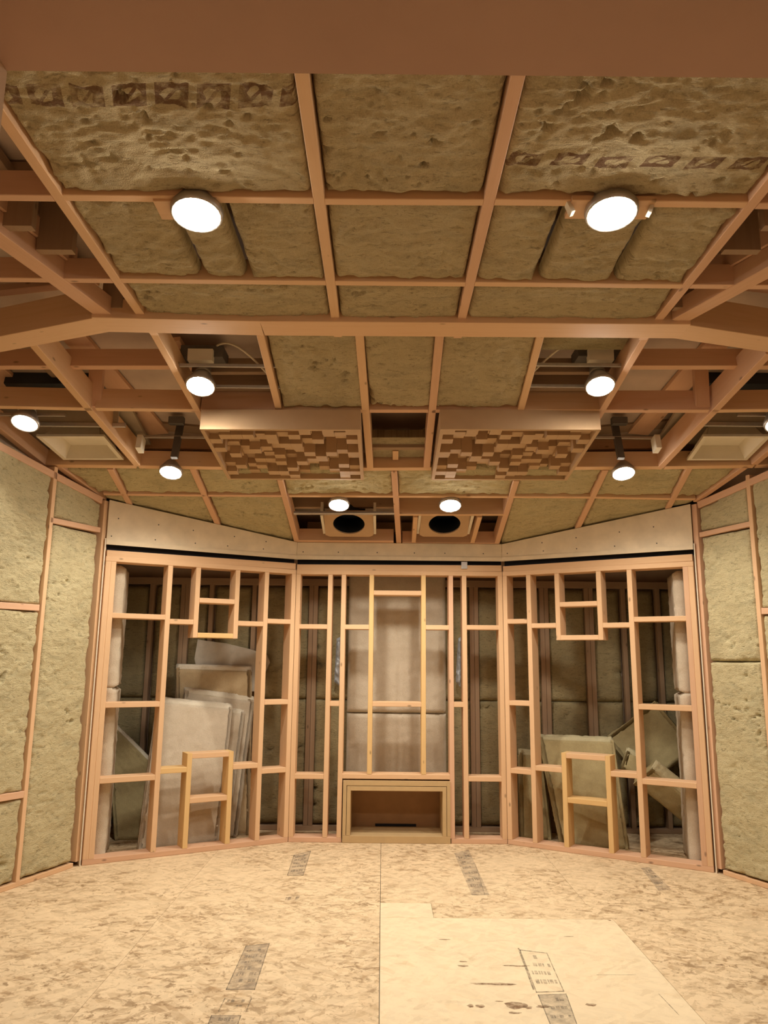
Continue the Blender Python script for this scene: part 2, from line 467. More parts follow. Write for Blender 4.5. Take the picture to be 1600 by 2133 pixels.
for i in range(-3, 0):
    osb_panel(i * 1.22, i * 1.22 + 1.22, 2.47 if i != -2 else 2.47, 4.91)
    osb_panel(i * 1.22, i * 1.22 + 1.22, 0.03, 2.47); osb_panel(i * 1.22, i * 1.22 + 1.22, -2.2, 0.03)
osb_panel(0, 0.30, 4.645, 4.91, 'osb_clean'); osb_panel(0.30, 2.44, 4.645, 4.91); osb_panel(2.44, 3.66, 4.645, 4.91)
osb_panel(0, 1.30, 2.20, 4.645, 'osb_clean')
osb_panel(1.30, 2.52, 2.20, 4.645); osb_panel(2.52, 3.66, 2.20, 4.645)
for i in range(0, 3):
    osb_panel(i * 1.22, i * 1.22 + 1.22, -2.2, 2.20)

def decal(parent, pts, m, z):
    vs = [V((p.x, p.y, z)) for p in pts]
    c = sum(vs, V((0, 0, 0))) / len(vs)
    return link('floor_print', mesh('floor_print', [tuple(v - c) for v in vs], [tuple(range(len(vs)))]), m, parent, Matrix.Translation(c))
def fl(x, y): return at(x, y, FLOOR)
def stamp(q, lines, fill=True, outline=True, z=0.0005):
    """a faded maker's stamp: an inked frame with worn rows of print, too worn to read"""
    P = [fl(*p) for p in q]                     # far left, far right, near right, near left
    def bl(u, v): return P[0] * ((1 - u) * (1 - v)) + P[1] * (u * (1 - v)) + P[2] * (u * v) + P[3] * ((1 - u) * v)
    vs, fs, mi = [], [], []
    def quad(u0, v0, u1, v1, k, dz):
        n = len(vs)
        for u_, v_ in ((u0, v0), (u1, v0), (u1, v1), (u0, v1)):
            p = bl(u_, v_); vs.append((p.x, p.y, z + dz))
        fs.append((n + 3, n + 2, n + 1, n)); mi.append(k)
    if fill: quad(0, 0, 1, 1, 0, 0)
    e = 0.035
    if outline:
        quad(0, 0, e, 1, 1, .0002); quad(1 - e, 0, 1, 1, 1, .0002); quad(0, 0, 1, e * .6, 1, .0002); quad(0, 1 - e * .6, 1, 1, 1, .0002)
    for i in range(lines):
        v0 = 0.12 + 0.8 * i / lines; hgt = 0.8 / lines * random.uniform(0.3, 0.55); u_ = 0.14
        while u_ < 0.82:
            w = random.uniform(0.05, 0.16)
            if random.random() < 0.8: quad(u_, v0, min(u_ + w, 0.9), v0 + hgt, 2, .0004)
            u_ += w + random.uniform(0.02, 0.05)
    c = V((P[0].x, P[0].y, 0))
    me = mesh('floor_print', [(a - c.x, b - c.y, d) for a, b, d in vs], fs)
    for k in ('ink_fill', 'ink_line', 'ink_print'): me.materials.append(MATS[k])
    me.polygons.foreach_set('material_index', mi)
    link('floor_print', me, None, floor, Matrix.Translation(c))
stamp([(612, 1781), (648, 1772), (632, 1824), (598, 1824)], 5)
stamp([(590, 1868), (640, 1862), (630, 1884), (582, 1884)], 1, False, False)
stamp([(512, 1970), (562, 1965), (531, 2062), (470, 2062)], 6)
stamp([(468, 2079), (525, 2079), (514, 2107), (454, 2107)], 2, False)
stamp([(440, 2115), (503, 2115), (487, 2160), (422, 2160)], 2)
stamp([(946, 1777), (976, 1770), (1020, 1865), (983, 1865)], 6, True, False)
stamp([(1335, 1808), (1352, 1806), (1398, 1852), (1372, 1856)], 3, True, False)
stamp([(1082, 1978), (1140, 1985), (1176, 2066), (1117, 2068)], 4, False)
stamp([(1120, 2072), (1180, 2070), (1205, 2140), (1148, 2140)], 3, True)
def line(a, b, w=0.004, m='ink_line'):
    p, q = fl(*a), fl(*b); d = (q - p).normalized(); s = V((-d.y, d.x, 0)) * w / 2
    decal(floor, [p - s, q - s, q + s, p + s], m, 0.0006)
line((248, 2020), (410, 2021)); line((455, 1920), (515, 1921)); line((1243, 2031), (1325, 2031)); line((1372, 2070), (1415, 2115)); line((1080, 1975), (1112, 2062), 0.008)
line((1010, 1864), (990, 1800), 0.003); line((1200, 1826), (1250, 1822))
def stain(px, py, a, b, n=14, seed=0):
    rr = random.Random(seed); c = fl(px, py); pts = []
    for k in range(n):
        an = 2 * math.pi * k / n; q = rr.uniform(0.7, 1.25)
        pts.append(c + V((math.cos(an) * a * q, math.sin(an) * b * q, 0)))
    decal(floor, pts, 'stain', 0.0007)
for i, (px, py, a, b) in enumerate(((1074, 2094, .045, .035), (1100, 2099, .02, .012), (1072, 2110, .025, .01), (980, 2095, .014, .016), (1002, 2096, .02, .018), (1132, 2097, .03, .012), (1231, 2093, .022, .014),
        (964, 2003, .022, .01), (965, 2012, .026, .012), (1030, 2050, .105, .014), (1075, 2012, .07, .008), (1335, 1896, .012, .02), (927, 1957, .03, .008), (1185, 1951, .03, .006), (1270, 1917, .01, .01), (1500, 2010, .02, .01), (1040, 2086, .02, .006))):
    stain(px, py, a, b, 14, i)

# ---- ceiling: upper lining, joists, cross timbers and wool
YB = 3.78                                     # main beam
DECK = 0.32
dk = [(-4.2, 0.9, ZN + DECK), (4.2, 0.9, ZN + DECK), (4.2, YB, ZN + DECK), (-4.2, YB, ZN + DECK), (4.2, 7.6, fz(7.6) + DECK), (-4.2, 7.6, fz(7.6) + DECK)]
dv = dk + [(a, b, c + 0.03) for a, b, c in dk]
ceiling = link('ceiling', mesh('ceiling', dv, [(0, 3, 2, 1), (3, 5, 4, 2), (6, 7, 8, 9), (9, 8, 10, 11), (0, 1, 7, 6), (1, 2, 8, 7), (2, 4, 10, 8), (4, 5, 11, 10), (5, 3, 9, 11), (3, 0, 6, 9)]), 'deck')
tag(ceiling, 'open timber joist ceiling packed with olive stone wool, lining above', 'ceiling', kind='structure')

def nj(x, y): return V((x, y, ZN))
def fj(x, y): return V((x, y, fz(y)))
# level joists
NJX = (-1.185, -0.245, 0.368, 1.318)
for x in NJX:
    member('joist', ceiling, nj(x, 1.05), nj(x, YB - .08), 0.042, 0.12, UP, 'pine' if x < 0.3 else 'pine_pink')
for y, w in ((2.515, 0.04), (3.13, 0.04)):
    for a, b in ((-2.2, NJX[0]), (NJX[0], NJX[1]), (NJX[1], NJX[2]), (NJX[2], NJX[3]), (NJX[3], 2.4)):
        member('blocking', ceiling, nj(a + .021, y + random.uniform(-.006, .006)), nj(b - .021, y), w, 0.10, UP, 'pine' if abs(a + b) < 3 else 'pine_pink')
# main beam with raked ends
bz = V((0, 0, -0.022))
def bm(px, py): return at(px, py, (V((0, 0, ZN - .02)), UP))
b1, b2, b3 = at(203, 668, NEAR), at(546, 676, NEAR), at(1425, 682, NEAR)
member('main_beam', ceiling, b1 + bz, b2 + bz, 0.165, 0.10, UP, 'pine')
member('main_beam', ceiling, b2 + bz + V((.003, 0, 0)), b3 + bz, 0.165, 0.10, UP, 'pine')
e1 = at(-130, 735, FAR); e2 = at(1730, 730, FAR)
member('main_beam', ceiling, e1 + bz, b1 + bz + V((.03, 0, 0)), 0.155, 0.16, UP, 'pine')
member('main_beam', ceiling, b3 + bz - V((.03, 0, 0)), e2 + bz, 0.155, 0.16, UP, 'pine')
# outer doubled trimmers that run to the beam ends
for (p, q, s) in (((-40, 470), (215, 655), 1), ((1640, 545), (1415, 668), -1)):
    A, B = at(*p, NEAR) - V((0, 0, .004)), at(*q, NEAR) - V((0, 0, .004))
    member('trimmer', ceiling, A, B, 0.085, 0.09, UP, 'pine_pink')
    C_ = A.lerp(B, 0.62)
    member('trimmer', ceiling, A + V((s * .03, 0, .092)), C_ + V((s * .03, 0, .092)), 0.05, 0.09, UP, 'pine_pink')

# sloping joists
def fjoist(p, q, w=0.04, d=0.12, m='pine'):
    return member('joist', ceiling, at(*p, FAR), at(*q, FAR), w, d, NF, m)
fjoist((318, 692), (438, 905), 0.04, .13); fjoist((1352, 692), (1226, 905), 0.04, .13, 'pine_pink')
fjoist((540, 690), (581, 856)); fjoist((748, 690), (771, 975), 0.045, .14); fjoist((917, 690), (889, 975), 0.045, .14, 'pine_pink'); fjoist((1129, 690), (1085, 856))
fjoist((62, 712), (287, 972), 0.045, .16, 'pine'); fjoist((1604, 738), (1376, 975), 0.045, .16, 'pine_pink')
fjoist((-60, 850), (93, 972), 0.045, .12, 'pine_pink'); fjoist((1690, 870), (1572, 968), .045, .12, 'pine_pink')
# cross timbers of the slope
def fcross(p, q, w=0.035, d=0.12, m='pine'):
    return member('blocking', ceiling, at(*p, FAR), at(*q, FAR), w, d, NF, m)
XB = [(-40, 848), (196, 853), (415, 856), (582, 856), (766, 857), (896, 857), (1087, 857), (1256, 857), (1480, 857), (1640, 855)]
for a, b in zip(XB[:-1], XB[1:]): fcross((a[0] + 4, a[1]), (b[0] - 4, b[1]), 0.035, .14, random.choice(('pine', 'pine', 'pine_pink')))
for a, b in (((25, 968), (90, 971)), ((95, 971), (283, 973)), ((289, 973), (470, 976)), ((755, 978), (898, 977)), ((1190, 976), (1380, 975)), ((1384, 975), (1570, 972)), ((1574, 972), (1660, 969))):
    fcross(a, b, 0.045, .12, 'pine')
XD = [(212, 1030), (262, 1031), (430, 1033), (599, 1034), (824, 1035), (1062, 1036), (1235, 1037), (1400, 1040), (1452, 1041)]
for a, b in zip(XD[:-1], XD[1:]): fcross((a[0] + 4, a[1]), (b[0] - 4, b[1]), 0.03, .11, 'pine_pink' if a[0] < 500 else 'pine')
# short joists above the stud wall
for p, q in (((229, 978), (270, 1052)), ((401, 978), (456, 1100)), ((583, 1000), (619, 1132)), ((821, 982), (831, 1133)), ((1076, 1002), (1035, 1134)), ((1262, 980), (1203, 1103)), ((1437, 976), (1392, 1060))):
    fjoist(p, q, 0.042, .12, 'pine_pink')
# wall head trims in the two corners
member('edge_joist', ceiling, at(122, 974, FAR), at(216, 1043, FAR), 0.045, .10, NF, 'pine_pink')
member('edge_joist', ceiling, at(1556, 972, FAR), at(1450, 1046, FAR), 0.045, .10, NF, 'pine_pink')

# ---- wool batts in the level bays
rows = [(1.10, 2.495), (2.535, 3.11), (3.15, YB - .09)]
for ci in range(3):
    x0, x1 = NJX[ci] + .024, NJX[ci + 1] - .024
    for ri, (y0, y1) in enumerate(rows):
        if ri == 1 and ci == 2:
            xs = [x0, 0.655, 0.985, x1]
        elif ri == 1 and ci == 0:
            xs = [x0, -0.80, -0.60, x1]
        else:
            xs = [x0, x1]
        for k in range(len(xs) - 1):
            a, b = xs[k], xs[k + 1]
            g = 0.012 if len(xs) > 2 else 0
            mk = 'rockwool'
            yy = y0
            if ri == 0 and ci == 0: mk = 'rockwool_mark_a'; yy = 1.88
            if ri == 0 and ci == 2: mk = 'rockwool_mark_b'; yy = 1.74
            cr = []
            for (qx, qy) in ((a + g * (k > 0), yy), (b - g * (k < len(xs) - 2), yy), (b - g * (k < len(xs) - 2), y1), (a + g * (k > 0), y1)):
                cr.append(nj(qx, qy))
            batt(ceiling, cr, -UP, recess=0.016 if ri == 0 else 0.010, amp=0.018, m=mk, puff=0.004, edge=0.012, res=.010)
            if yy > y0:
                batt(ceiling, [nj(a, y0), nj(b, y0), nj(b, yy - .02), nj(a, yy - .02)], -UP, recess=0.02, amp=.02, res=.025, puff=.02)
# ---- wool batts in the slope
def fb(quad, **k):
    kw = dict(recess=0.014, amp=0.016, res=0.011, edge=0.012); kw.update(k)
    batt(ceiling, [at(x, y, FAR) for x, y in quad], -NF, **kw)
fb([(551, 692), (745, 692), (761, 853), (589, 853)], puff=.01); fb([(754, 692), (911, 692), (897, 853), (772, 853)], puff=.01); fb([(923, 692), (1123, 692), (1081, 853), (905, 853)], puff=.01)
SJ = [((229, 978), (270, 1052)), ((401, 978), (456, 1100)), ((583, 1000), (619, 1132)), ((821, 982), (831, 1133)), ((1076, 1002), (1035, 1134)), ((1262, 980), (1203, 1103)), ((1437, 976), (1392, 1060))]
def xat(j, y): (a, b), (c, d) = j; return a + (c - a) * (y - b) / (d - b)
edges = [((128, 980), (222, 1046))] + SJ + [((1545, 980), (1448, 1046))]
for i in range(8):
    L_, R_ = edges[i], edges[i + 1]
    y0, y1 = 981, 1030 + i
    fb([(xat(L_, y0) + 6, y0), (xat(R_, y0) - 5, y0), (xat(R_, y1) - 4, y1), (xat(L_, y1) + 5, y1)], m='rockwool_green')
fb([(255, 1036), (424, 1037), (452, 1106), (282, 1064)], m='rockwool_green'); fb([(436, 1038), (592, 1039), (616, 1146), (464, 1112)], m='rockwool_green')
fb([(1068, 1041), (1230, 1042), (1194, 1117), (1040, 1150)], m='rockwool_green'); fb([(1242, 1042), (1404, 1044), (1382, 1072), (1206, 1114)], m='rockwool_green')
fb([(216, 1036), (258, 1036), (268, 1052), (226, 1046)], m='rockwool_green'); fb([(1412, 1044), (1450, 1045), (1440, 1054), (1396, 1060)], m='rockwool_green')

# ---- the open bays: upper framing seen through them
U1 = lift(FAR, .20); U2 = lift(FAR, .26); N2 = lift(NEAR, .24)
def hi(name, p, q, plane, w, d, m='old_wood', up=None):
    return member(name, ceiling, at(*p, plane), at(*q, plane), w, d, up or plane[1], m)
UB = lift(FAR, .10)
for s in (0, 1):
    mx = (lambda x: x) if s == 0 else (lambda x: 1660 - x)
    hi('upper_rafter', (mx(-30), 766), (mx(372), 766), UB, 0.04, .12, 'pine_pink')             # cross board high in the bay
    hi('upper_rafter', (mx(150), 700), (mx(330), 905), U2, 0.15, .03, 'pine_pink')
    hi('upper_rafter', (mx(-60), 730), (mx(72), 850), U2, 0.15, .03, 'pine_pink')
    hi('upper_rafter', (mx(40), 700), (mx(205), 860), U2, 0.13, .03, 'old_wood')
    a = at(mx(195), 846, lift(FAR, .02)); 
    member('post', ceiling, a, a + V((0, -.02, .30)), 0.085, .04, V((0, 1, 0)), 'pine_pink')
    # near side bay
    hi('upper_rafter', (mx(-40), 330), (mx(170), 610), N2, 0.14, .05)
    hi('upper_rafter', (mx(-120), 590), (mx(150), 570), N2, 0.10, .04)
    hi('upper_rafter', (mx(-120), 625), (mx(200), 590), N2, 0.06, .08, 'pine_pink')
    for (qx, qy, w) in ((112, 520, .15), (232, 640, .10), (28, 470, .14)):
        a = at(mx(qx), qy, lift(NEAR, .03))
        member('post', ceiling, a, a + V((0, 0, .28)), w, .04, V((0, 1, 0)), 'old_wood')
    # black ductwork deep in the bay
    a = at(mx(95), 790, lift(FAR, .24))
    box('duct_run', ceiling, a + V((0, .16, -.015)), (0.52, .30, .10), 'duct_dark', Matrix.Rotation(-math.atan(.25), 3, 'X'))
for s_ in (0, 1):  # added white blocks: the light on the joist ends' sides, given as colour
    a = at(288 if s_ == 0 else 1372, 940, lift(FAR, .01))
    box('joist_lit_side', ceiling, a + V((.012 if s_ == 0 else -.012, 0, .05)), (.035, .08, .10), 'vent_white', Matrix.Rotation(-math.atan(.25), 3, 'X'))
# centre cavity between the two diffusers
hi('upper_rafter', (762, 935), (884, 935), lift(FAR, .05), 0.035, .13, 'old_wood')
hi('upper_rafter', (824, 940), (824, 958), lift(FAR, .05), 0.04, .05, 'pine')
fb([(772, 932), (886, 932), (888, 972), (768, 972)], recess=.10, res=.02)
# lamp bays either side of the wool beyond the beam
for s in (0, 1):
    mx = (lambda x: x) if s == 0 else (lambda x: 1672 - x)
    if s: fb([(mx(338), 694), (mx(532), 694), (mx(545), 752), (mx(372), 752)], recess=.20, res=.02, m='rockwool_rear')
    hi('upper_rafter', (mx(352), 712), (mx(410), 800), lift(FAR, .22), 0.13, .03, 'pine_pink')
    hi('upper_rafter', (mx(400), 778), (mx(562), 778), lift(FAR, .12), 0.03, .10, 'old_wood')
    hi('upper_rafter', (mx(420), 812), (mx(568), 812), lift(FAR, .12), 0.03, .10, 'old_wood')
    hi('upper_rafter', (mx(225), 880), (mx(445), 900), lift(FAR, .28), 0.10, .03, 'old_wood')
    hi('upper_rafter', (mx(300), 935), (mx(450), 938), lift(FAR, .20), 0.03, .09, 'pine')
    hi('upper_rafter', (mx(388), 940), (mx(398), 956), lift(FAR, .20), 0.04, .05, 'pine')

# ---- side walls
def side_wall(name, seg, label, flip):
    n = seg.n
    def top(q): return fz(seg.pt(q, 0).y) if seg.pt(q, 0).y > YB else ZN
    L_ = seg.len
    ks = sorted([0, L_] + [q for q in np.linspace(0, L_, 9)[1:-1]])
    pts = [seg.pt(0, 0, -.10), seg.pt(L_, 0, -.10)] + [seg.pt(q, top(q) + .30, -.10) for q in reversed(ks)]
    w = slab(name, pts, n, 0.03, 'deck')
    tag(w, label, 'wall', kind='structure')
    return w, top
wall_left, ltop = side_wall('wall_left', LWALL, 'left side wall of thin timber battens over olive stone wool', False)
wall_right, rtop = side_wall('wall_right', RWALL, 'right side wall of thin timber battens over olive stone wool', True)
def wall_timbers(w, seg, top, posts, nogs, cells, s):
    for (px, py, wd, m, z1) in posts:
        q, _ = seg.sz(px, py)
        z1 = z1 or top(q)
        member('stud', w, seg.pt(q, 0.03), seg.pt(q, z1 - .01), wd, .09, -seg.n, m)
    for (p, r, wd) in nogs:
        a, b = seg.sz(*p), seg.sz(*r)
        member('nogging', w, seg.pt(a[0], a[1]), seg.pt(b[0], b[1]), wd, .09, -seg.n, 'pine_pink')
    L_ = seg.len
    member('bottom_plate', w, seg.pt(0, .015), seg.pt(L_, .015), .03, .09, -seg.n, 'pine')
    member('top_plate', w, seg.pt(0 if s > 0 else L_, top(0 if s > 0 else L_) - .03), seg.pt(L_ if s > 0 else 0, top(L_ if s > 0 else 0) - .03), .05, .09, -seg.n, 'pine_pink')
    for (q0, q1, lo, hi_) in cells:
        t0 = (top(q0) - .06 if hi_ is None else hi_); t1 = (top(q1) - .06 if hi_ is None else hi_)
        batt(w, [seg.pt(q0, lo), seg.pt(q1, lo), seg.pt(q1, t1), seg.pt(q0, t0)], seg.n, recess=.006, amp=.014, res=.010, m='rockwool_green', pits=0.9, edge=.010)
lq = LWALL.sz(78, 1400)[0]; le = LWALL.sz(171, 1600)[0]
z1 = LWALL.sz(150, 1093)[1]; z2 = LWALL.sz(45, 1264)[1]; z3 = LWALL.sz(20, 1662)[1]
cl = [(lq + .022, le - .02, .034, z1 - .02), (lq + .022, le - .02, z1 + .02, None)]
qs = [lq - .022]
for (a, b) in ((lq - .62, lq - .022), (lq - 1.25, lq - .66), (lq - 1.95, lq - 1.29)):
    a = max(a, 0.0)
    for lo, hi_ in ((.034, z3 - .02), (z3 + .02, z2 - .02), (z2 + .02, None)): cl.append((a, b, lo, hi_))
wall_timbers(wall_left, LWALL, ltop, [(78, 1400, .034, 'pine', None), (182, 1570, .060, 'pine', None)],
             [((106, 1083), (209, 1104), .038), ((-80, 1256), (82, 1266), .042), ((-80, 1676), (50, 1655), .042)], cl, 1)
for q in (lq - .64, lq - 1.27): member('stud', wall_left, LWALL.pt(q, .03), LWALL.pt(q, ltop(q) - .01), .034, .09, -LWALL.n, 'pine')
rq = RWALL.sz(1588, 1370)[0]; re_ = RWALL.sz(1466, 1300)[0]
y1 = RWALL.sz(1510, 1103)[1]; y2 = RWALL.sz(1594, 1273)[1]
cr = [(re_ + .02, rq - .022, .034, 1.42), (re_ + .02, rq - .022, 1.425, y1 - .02), (re_ + .02, rq - .022, y1 + .02, None)]
for (a, b) in ((rq + .022, rq + .62), (rq + .66, rq + 1.25), (rq + 1.29, rq + 1.95)):
    for lo, hi_ in ((.034, .70), (.74, y2 - .02), (y2 + .02, None)): cr.append((a, min(b, RWALL.len), lo, hi_))
wall_timbers(wall_right, RWALL, rtop, [(1588, 1370, .034, 'pine', None), (1462, 1300, .05, 'pine_pink', None)],
             [((1457, 1114), (1562, 1091), .036), ((1586, 1273), (1700, 1270), .042)], cr, -1)
for q in (rq + .64, rq + 1.27): member('stud', wall_right, RWALL.pt(q, .03), RWALL.pt(q, rtop(q) - .01), .034, .09, -RWALL.n, 'pine')
# thin plasterboard edge seen where side walls meet the stud wall
for w, seg, qx, pxs in ((wall_left, WL, -0.004, 0), (wall_right, WR, WR.len + .006, 0)):
    member('plasterboard_edge', w, seg.pt(qx, .0, .012), seg.pt(qx, 2.28, .012), .008, .10, -seg.n, 'drywall_edge')

# ---- wall round the doorway the photo is taken through, and the space behind it
near_wall = empty('wall_near', (0, 1.0, 0), 'brown header and pale jamb of the doorway in the near wall', 'wall', kind='structure')
HZ = 2.385
box('door_header', near_wall, (0, 0.80, HZ + .48), (8.4, 0.70, .96), 'header', label='plain brown underside of the doorway header')
box('door_jamb', near_wall, (-0.652 - .3, 0.92, HZ / 2), (0.6, 0.46, HZ - .002), 'jamb', label='pale smooth doorway jamb')
box('door_jamb', near_wall, (1.05 + .3, 0.92, HZ / 2), (0.6, 0.46, HZ - .002), 'jamb')
slab('wall_panel', [V((-4.2, 1.14, 0)), V((-1.252, 1.14, 0)), V((-1.252, 1.14, HZ)), V((-4.2, 1.14, HZ))], V((0, 1, 0)), .05, 'shell', near_wall)
slab('wall_panel', [V((1.65, 1.14, 0)), V((4.2, 1.14, 0)), V((4.2, 1.14, HZ)), V((1.65, 1.14, HZ))], V((0, 1, 0)), .05, 'shell', near_wall)
for nm, a, b, n in (('wall_west', (-4.2, 1.1), (-4.2, 3.6), V((1, 0, 0))), ('wall_east', (4.2, 1.1), (4.2, 3.6), V((-1, 0, 0)))):
    w = slab(nm, [V((a[0], a[1], 0)), V((b[0], b[1], 0)), V((b[0], b[1], 3.36)), V((a[0], a[1], 3.36))], n, .05, 'rockwool_green')
    tag(w, 'plain %s end of the room beyond the frame' % ('left' if 'west' in nm else 'right'), 'wall', kind='structure')
hall = slab('wall_hall', [V((-2.5, -2.1, 0)), V((2.5, -2.1, 0)), V((2.5, -2.1, 2.4)), V((-2.5, -2.1, 2.4))], V((0, 1, 0)), .05, 'shell')
tag(hall, 'plain wall of the hall behind the photographer', 'wall', kind='structure')
hallc = slab('ceiling_hall', [V((-2.5, -2.1, 2.4)), V((2.5, -2.1, 2.4)), V((2.5, .44, 2.4)), V((-2.5, .44, 2.4))], V((0, 0, -1)), .05, 'shell')
tag(hallc, 'plain hall ceiling behind the photographer', 'ceiling', kind='structure')

# ================================================================== FRONT WALL
# fascia of plasterboard over the stud frames
wall_front = empty('wall_front', (0.13, 6.4, 2.25), 'cream plasterboard fascia in three facets above the stud frames', 'wall', kind='structure')
def fascia(seg, q0, q1, za0, za1):
    """za = lower edge heights at both ends"""
    def zt(q): return fz(seg.pt(q, 0).y) - .004
    slab('plasterboard', [seg.pt(q0, za0, .0), seg.pt(q1, za1, .0), seg.pt(q1, zt(q1)), seg.pt(q0, zt(q0))], seg.n, .0125, 'drywall', wall_front)
    slab('plasterboard_strip', [seg.pt(q0, za0 - .034, .006), seg.pt(q1, za1 - .034, .006), seg.pt(q1, za1 - .001, .006), seg.pt(q0, za0 - .001, .006)], seg.n, .0125, 'drywall', wall_front)
    slab('vent_mesh', [seg.pt(q0, 2.20, -.05), seg.pt(q1, 2.20, -.05), seg.pt(q1, za1 + .04, -.05), seg.pt(q0, za0 + .04, -.05)], seg.n, .006, 'black', wall_front)
    vs, fs = [], []
    for q in np.arange(q0 + .06, q1, .30):
        for zz in (za0 + .03, (za0 + zt(q)) / 2 + .02):
            if zz > zt(q) - .04: continue
            c = seg.pt(q + random.uniform(-.03, .03), zz, .0008); n0 = len(vs)
            for k in range(6):
                an = k * math.pi / 3; vs.append(c + seg.t * math.cos(an) * .0055 + UP * math.sin(an) * .0055)
            fs.append(tuple(n0 + k for k in range(6)))
    tag(link('screw_heads', mesh('screw_heads', vs, fs), 'screw', wall_front), kind='stuff')
zf = 2.271
fascia(WL, .004, WL.len - .001, zf, zf); fascia(WC, .001, WC.len - .001, zf, zf); fascia(WR, .001, WR.len - .004, zf, zf)

# stud frames: each frame is one thing
SW, SD = 0.038, 0.140
ZB, ZT0 = 0.038, None
ZT = 2.112          # underside of the double top plate
def frame(name, seg, label):
    c = seg.pt(seg.len / 2, 0)
    return empty(name, c, label, 'stud frame', 'timber stud frames of the front wall')
def plates(fr, seg, q0, q1, m='pine'):
    member('bottom_plate', fr, seg.pt(q0, ZB / 2, 0), seg.pt(q1, ZB / 2, 0), ZB - .001, SD, -seg.n, 'pine_pink')
    member('top_plate', fr, seg.pt(q0, ZT + .0195, 0), seg.pt(q1, ZT + .0195, 0), .038, SD, -seg.n, 'pine')
    member('top_plate', fr, seg.pt(q0 + .004, ZT + .058, -.004), seg.pt(q1 - .004, ZT + .066, -.004), .052, SD, -seg.n, 'pine')
def stud(fr, seg, px, py, z0=ZB, z1=None, w=SW, m='pine', name='stud'):
    q, _ = seg.sz(px, py)
    member(name, fr, seg.pt(q, z0, .0), seg.pt(q, z1 or ZT, .0), w, SD, -seg.n, m)
    return q
def nog(fr, seg, qa, qb, py, px, w=SW, m='pine', name='nogging'):
    _, z = seg.sz(px, py)
    member(name, fr, seg.pt(qa + SW / 2, z, random.uniform(-.003, .001)), seg.pt(qb - SW / 2, z, random.uniform(-.003, .001)), w, SD, -seg.n, m)
    return z
# --- left wing
f1 = frame('stud_frame', WL, 'timber stud frame angled on the left, pale boards leaning behind it')
plates(f1, WL, .012, WL.len - .002)
q0 = .012 + .038
member('stud', f1, WL.pt(.012 + .019, ZB), WL.pt(.012 + .019, ZT), SW, SD, -WL.n, 'pine')
member('stud', f1, WL.pt(.012 + .057, ZB), WL.pt(.012 + .057, ZT), SW, SD, -WL.n, 'pine')
qe = .012 + .057
qA = stud(f1, WL, 345, 1356); qB = stud(f1, WL, 549, 1400)
qP = WL.len - .0195
member('stud', f1, WL.pt(qP, ZB), WL.pt(qP, ZT), SW, SD, -WL.n, 'pine')
zu = WL.sz(455, 1324)[1]; zl = WL.sz(437, 1573)[1]
qU0 = stud(f1, WL, 411, 1247, zu - .019); qU1 = stud(f1, WL, 494, 1247, zu - .019)
qL0 = stud(f1, WL, 391, 1660, z1=zl + .019, m='pine_yellow'); qL1 = stud(f1, WL, 478, 1660, z1=zl + .019, m='pine_yellow')
nog(f1, WL, qU0, qU1, 1252, 455); nog(f1, WL, qU0, qU1, 1324, 455, m='pine_yellow')
nog(f1, WL, qL0, qL1, 1573, 437); nog(f1, WL, qL0, qL1, 1665, 435)
for y in (1283, 1468, 1623): nog(f1, WL, qe, qA, y, 270)
nog(f1, WL, qA, qU0, 1295, 378); nog(f1, WL, qU1, qB, 1299, 524); nog(f1, WL, qA, qL0, 1605, 362, m='pine_yellow'); nog(f1, WL, qL1, qB, 1596, 512)
for y in (1294, 1462.6, 1605): nog(f1, WL, qB, qP, y, 575)
# --- centre
f2 = frame('stud_frame', WC, 'central timber stud frame standing over the plywood cabinet')
WCb0, WCb1 = WC.sz(713, 1700)[0], WC.sz(939, 1700)[0]
member('bottom_plate', f2, WC.pt(.002, ZB / 2), WC.pt(WCb0 - .004, ZB / 2), ZB - .001, SD, -WC.n, 'pine_pink')
member('bottom_plate', f2, WC.pt(WCb1 + .004, ZB / 2), WC.pt(WC.len - .002, ZB / 2), ZB - .001, SD, -WC.n, 'pine_pink')
member('top_plate', f2, WC.pt(.002, ZT + .0195), WC.pt(WC.len - .002, ZT + .0195), .038, SD, -WC.n, 'pine')
member('top_plate', f2, WC.pt(.004, ZT + .058, -.004), WC.pt(WC.len - .004, ZT + .066, -.004), .052, SD, -WC.n, 'pine')
qc0 = .0195; member('stud', f2, WC.pt(qc0, ZB), WC.pt(qc0, ZT), SW, SD, -WC.n, 'pine')
qc7 = WC.len - .0195; member('stud', f2, WC.pt(qc7, ZB), WC.pt(qc7, ZT), SW, SD, -WC.n, 'pine')
zs = WC.sz(825, 1618)[1]
qc1 = stud(f2, WC, 684, 1400); qc2 = min(stud(f2, WC, 712.5, 1400), WCb0 - .0); qc5 = stud(f2, WC, 940.5, 1400, m='pine_pink'); qc6 = stud(f2, WC, 969, 1400)
qc3 = stud(f2, WC, 772, 1400, z0=zs + .019, m='pine_yellow'); qc4 = stud(f2, WC, 882.5, 1400, z0=zs + .019, m='pine_yellow')
nog(f2, WC, qc2, qc5, 1618, 825, name='sill')
nog(f2, WC, qc3, qc4, 1235, 825); nog(f2, WC, qc3, qc4, 1467, 825)
nog(f2, WC, qc0, qc1, 1305, 645); nog(f2, WC, qc0, qc1, 1617.5, 642)
nog(f2, WC, qc1, qc2, 1466, 700); nog(f2, WC, qc2, qc3, 1306, 742); nog(f2, WC, qc4, qc5, 1307, 911)
nog(f2, WC, qc5, qc6, 1468, 954); nog(f2, WC, qc6, qc7, 1307, 1008); nog(f2, WC, qc6, qc7, 1623, 1012)
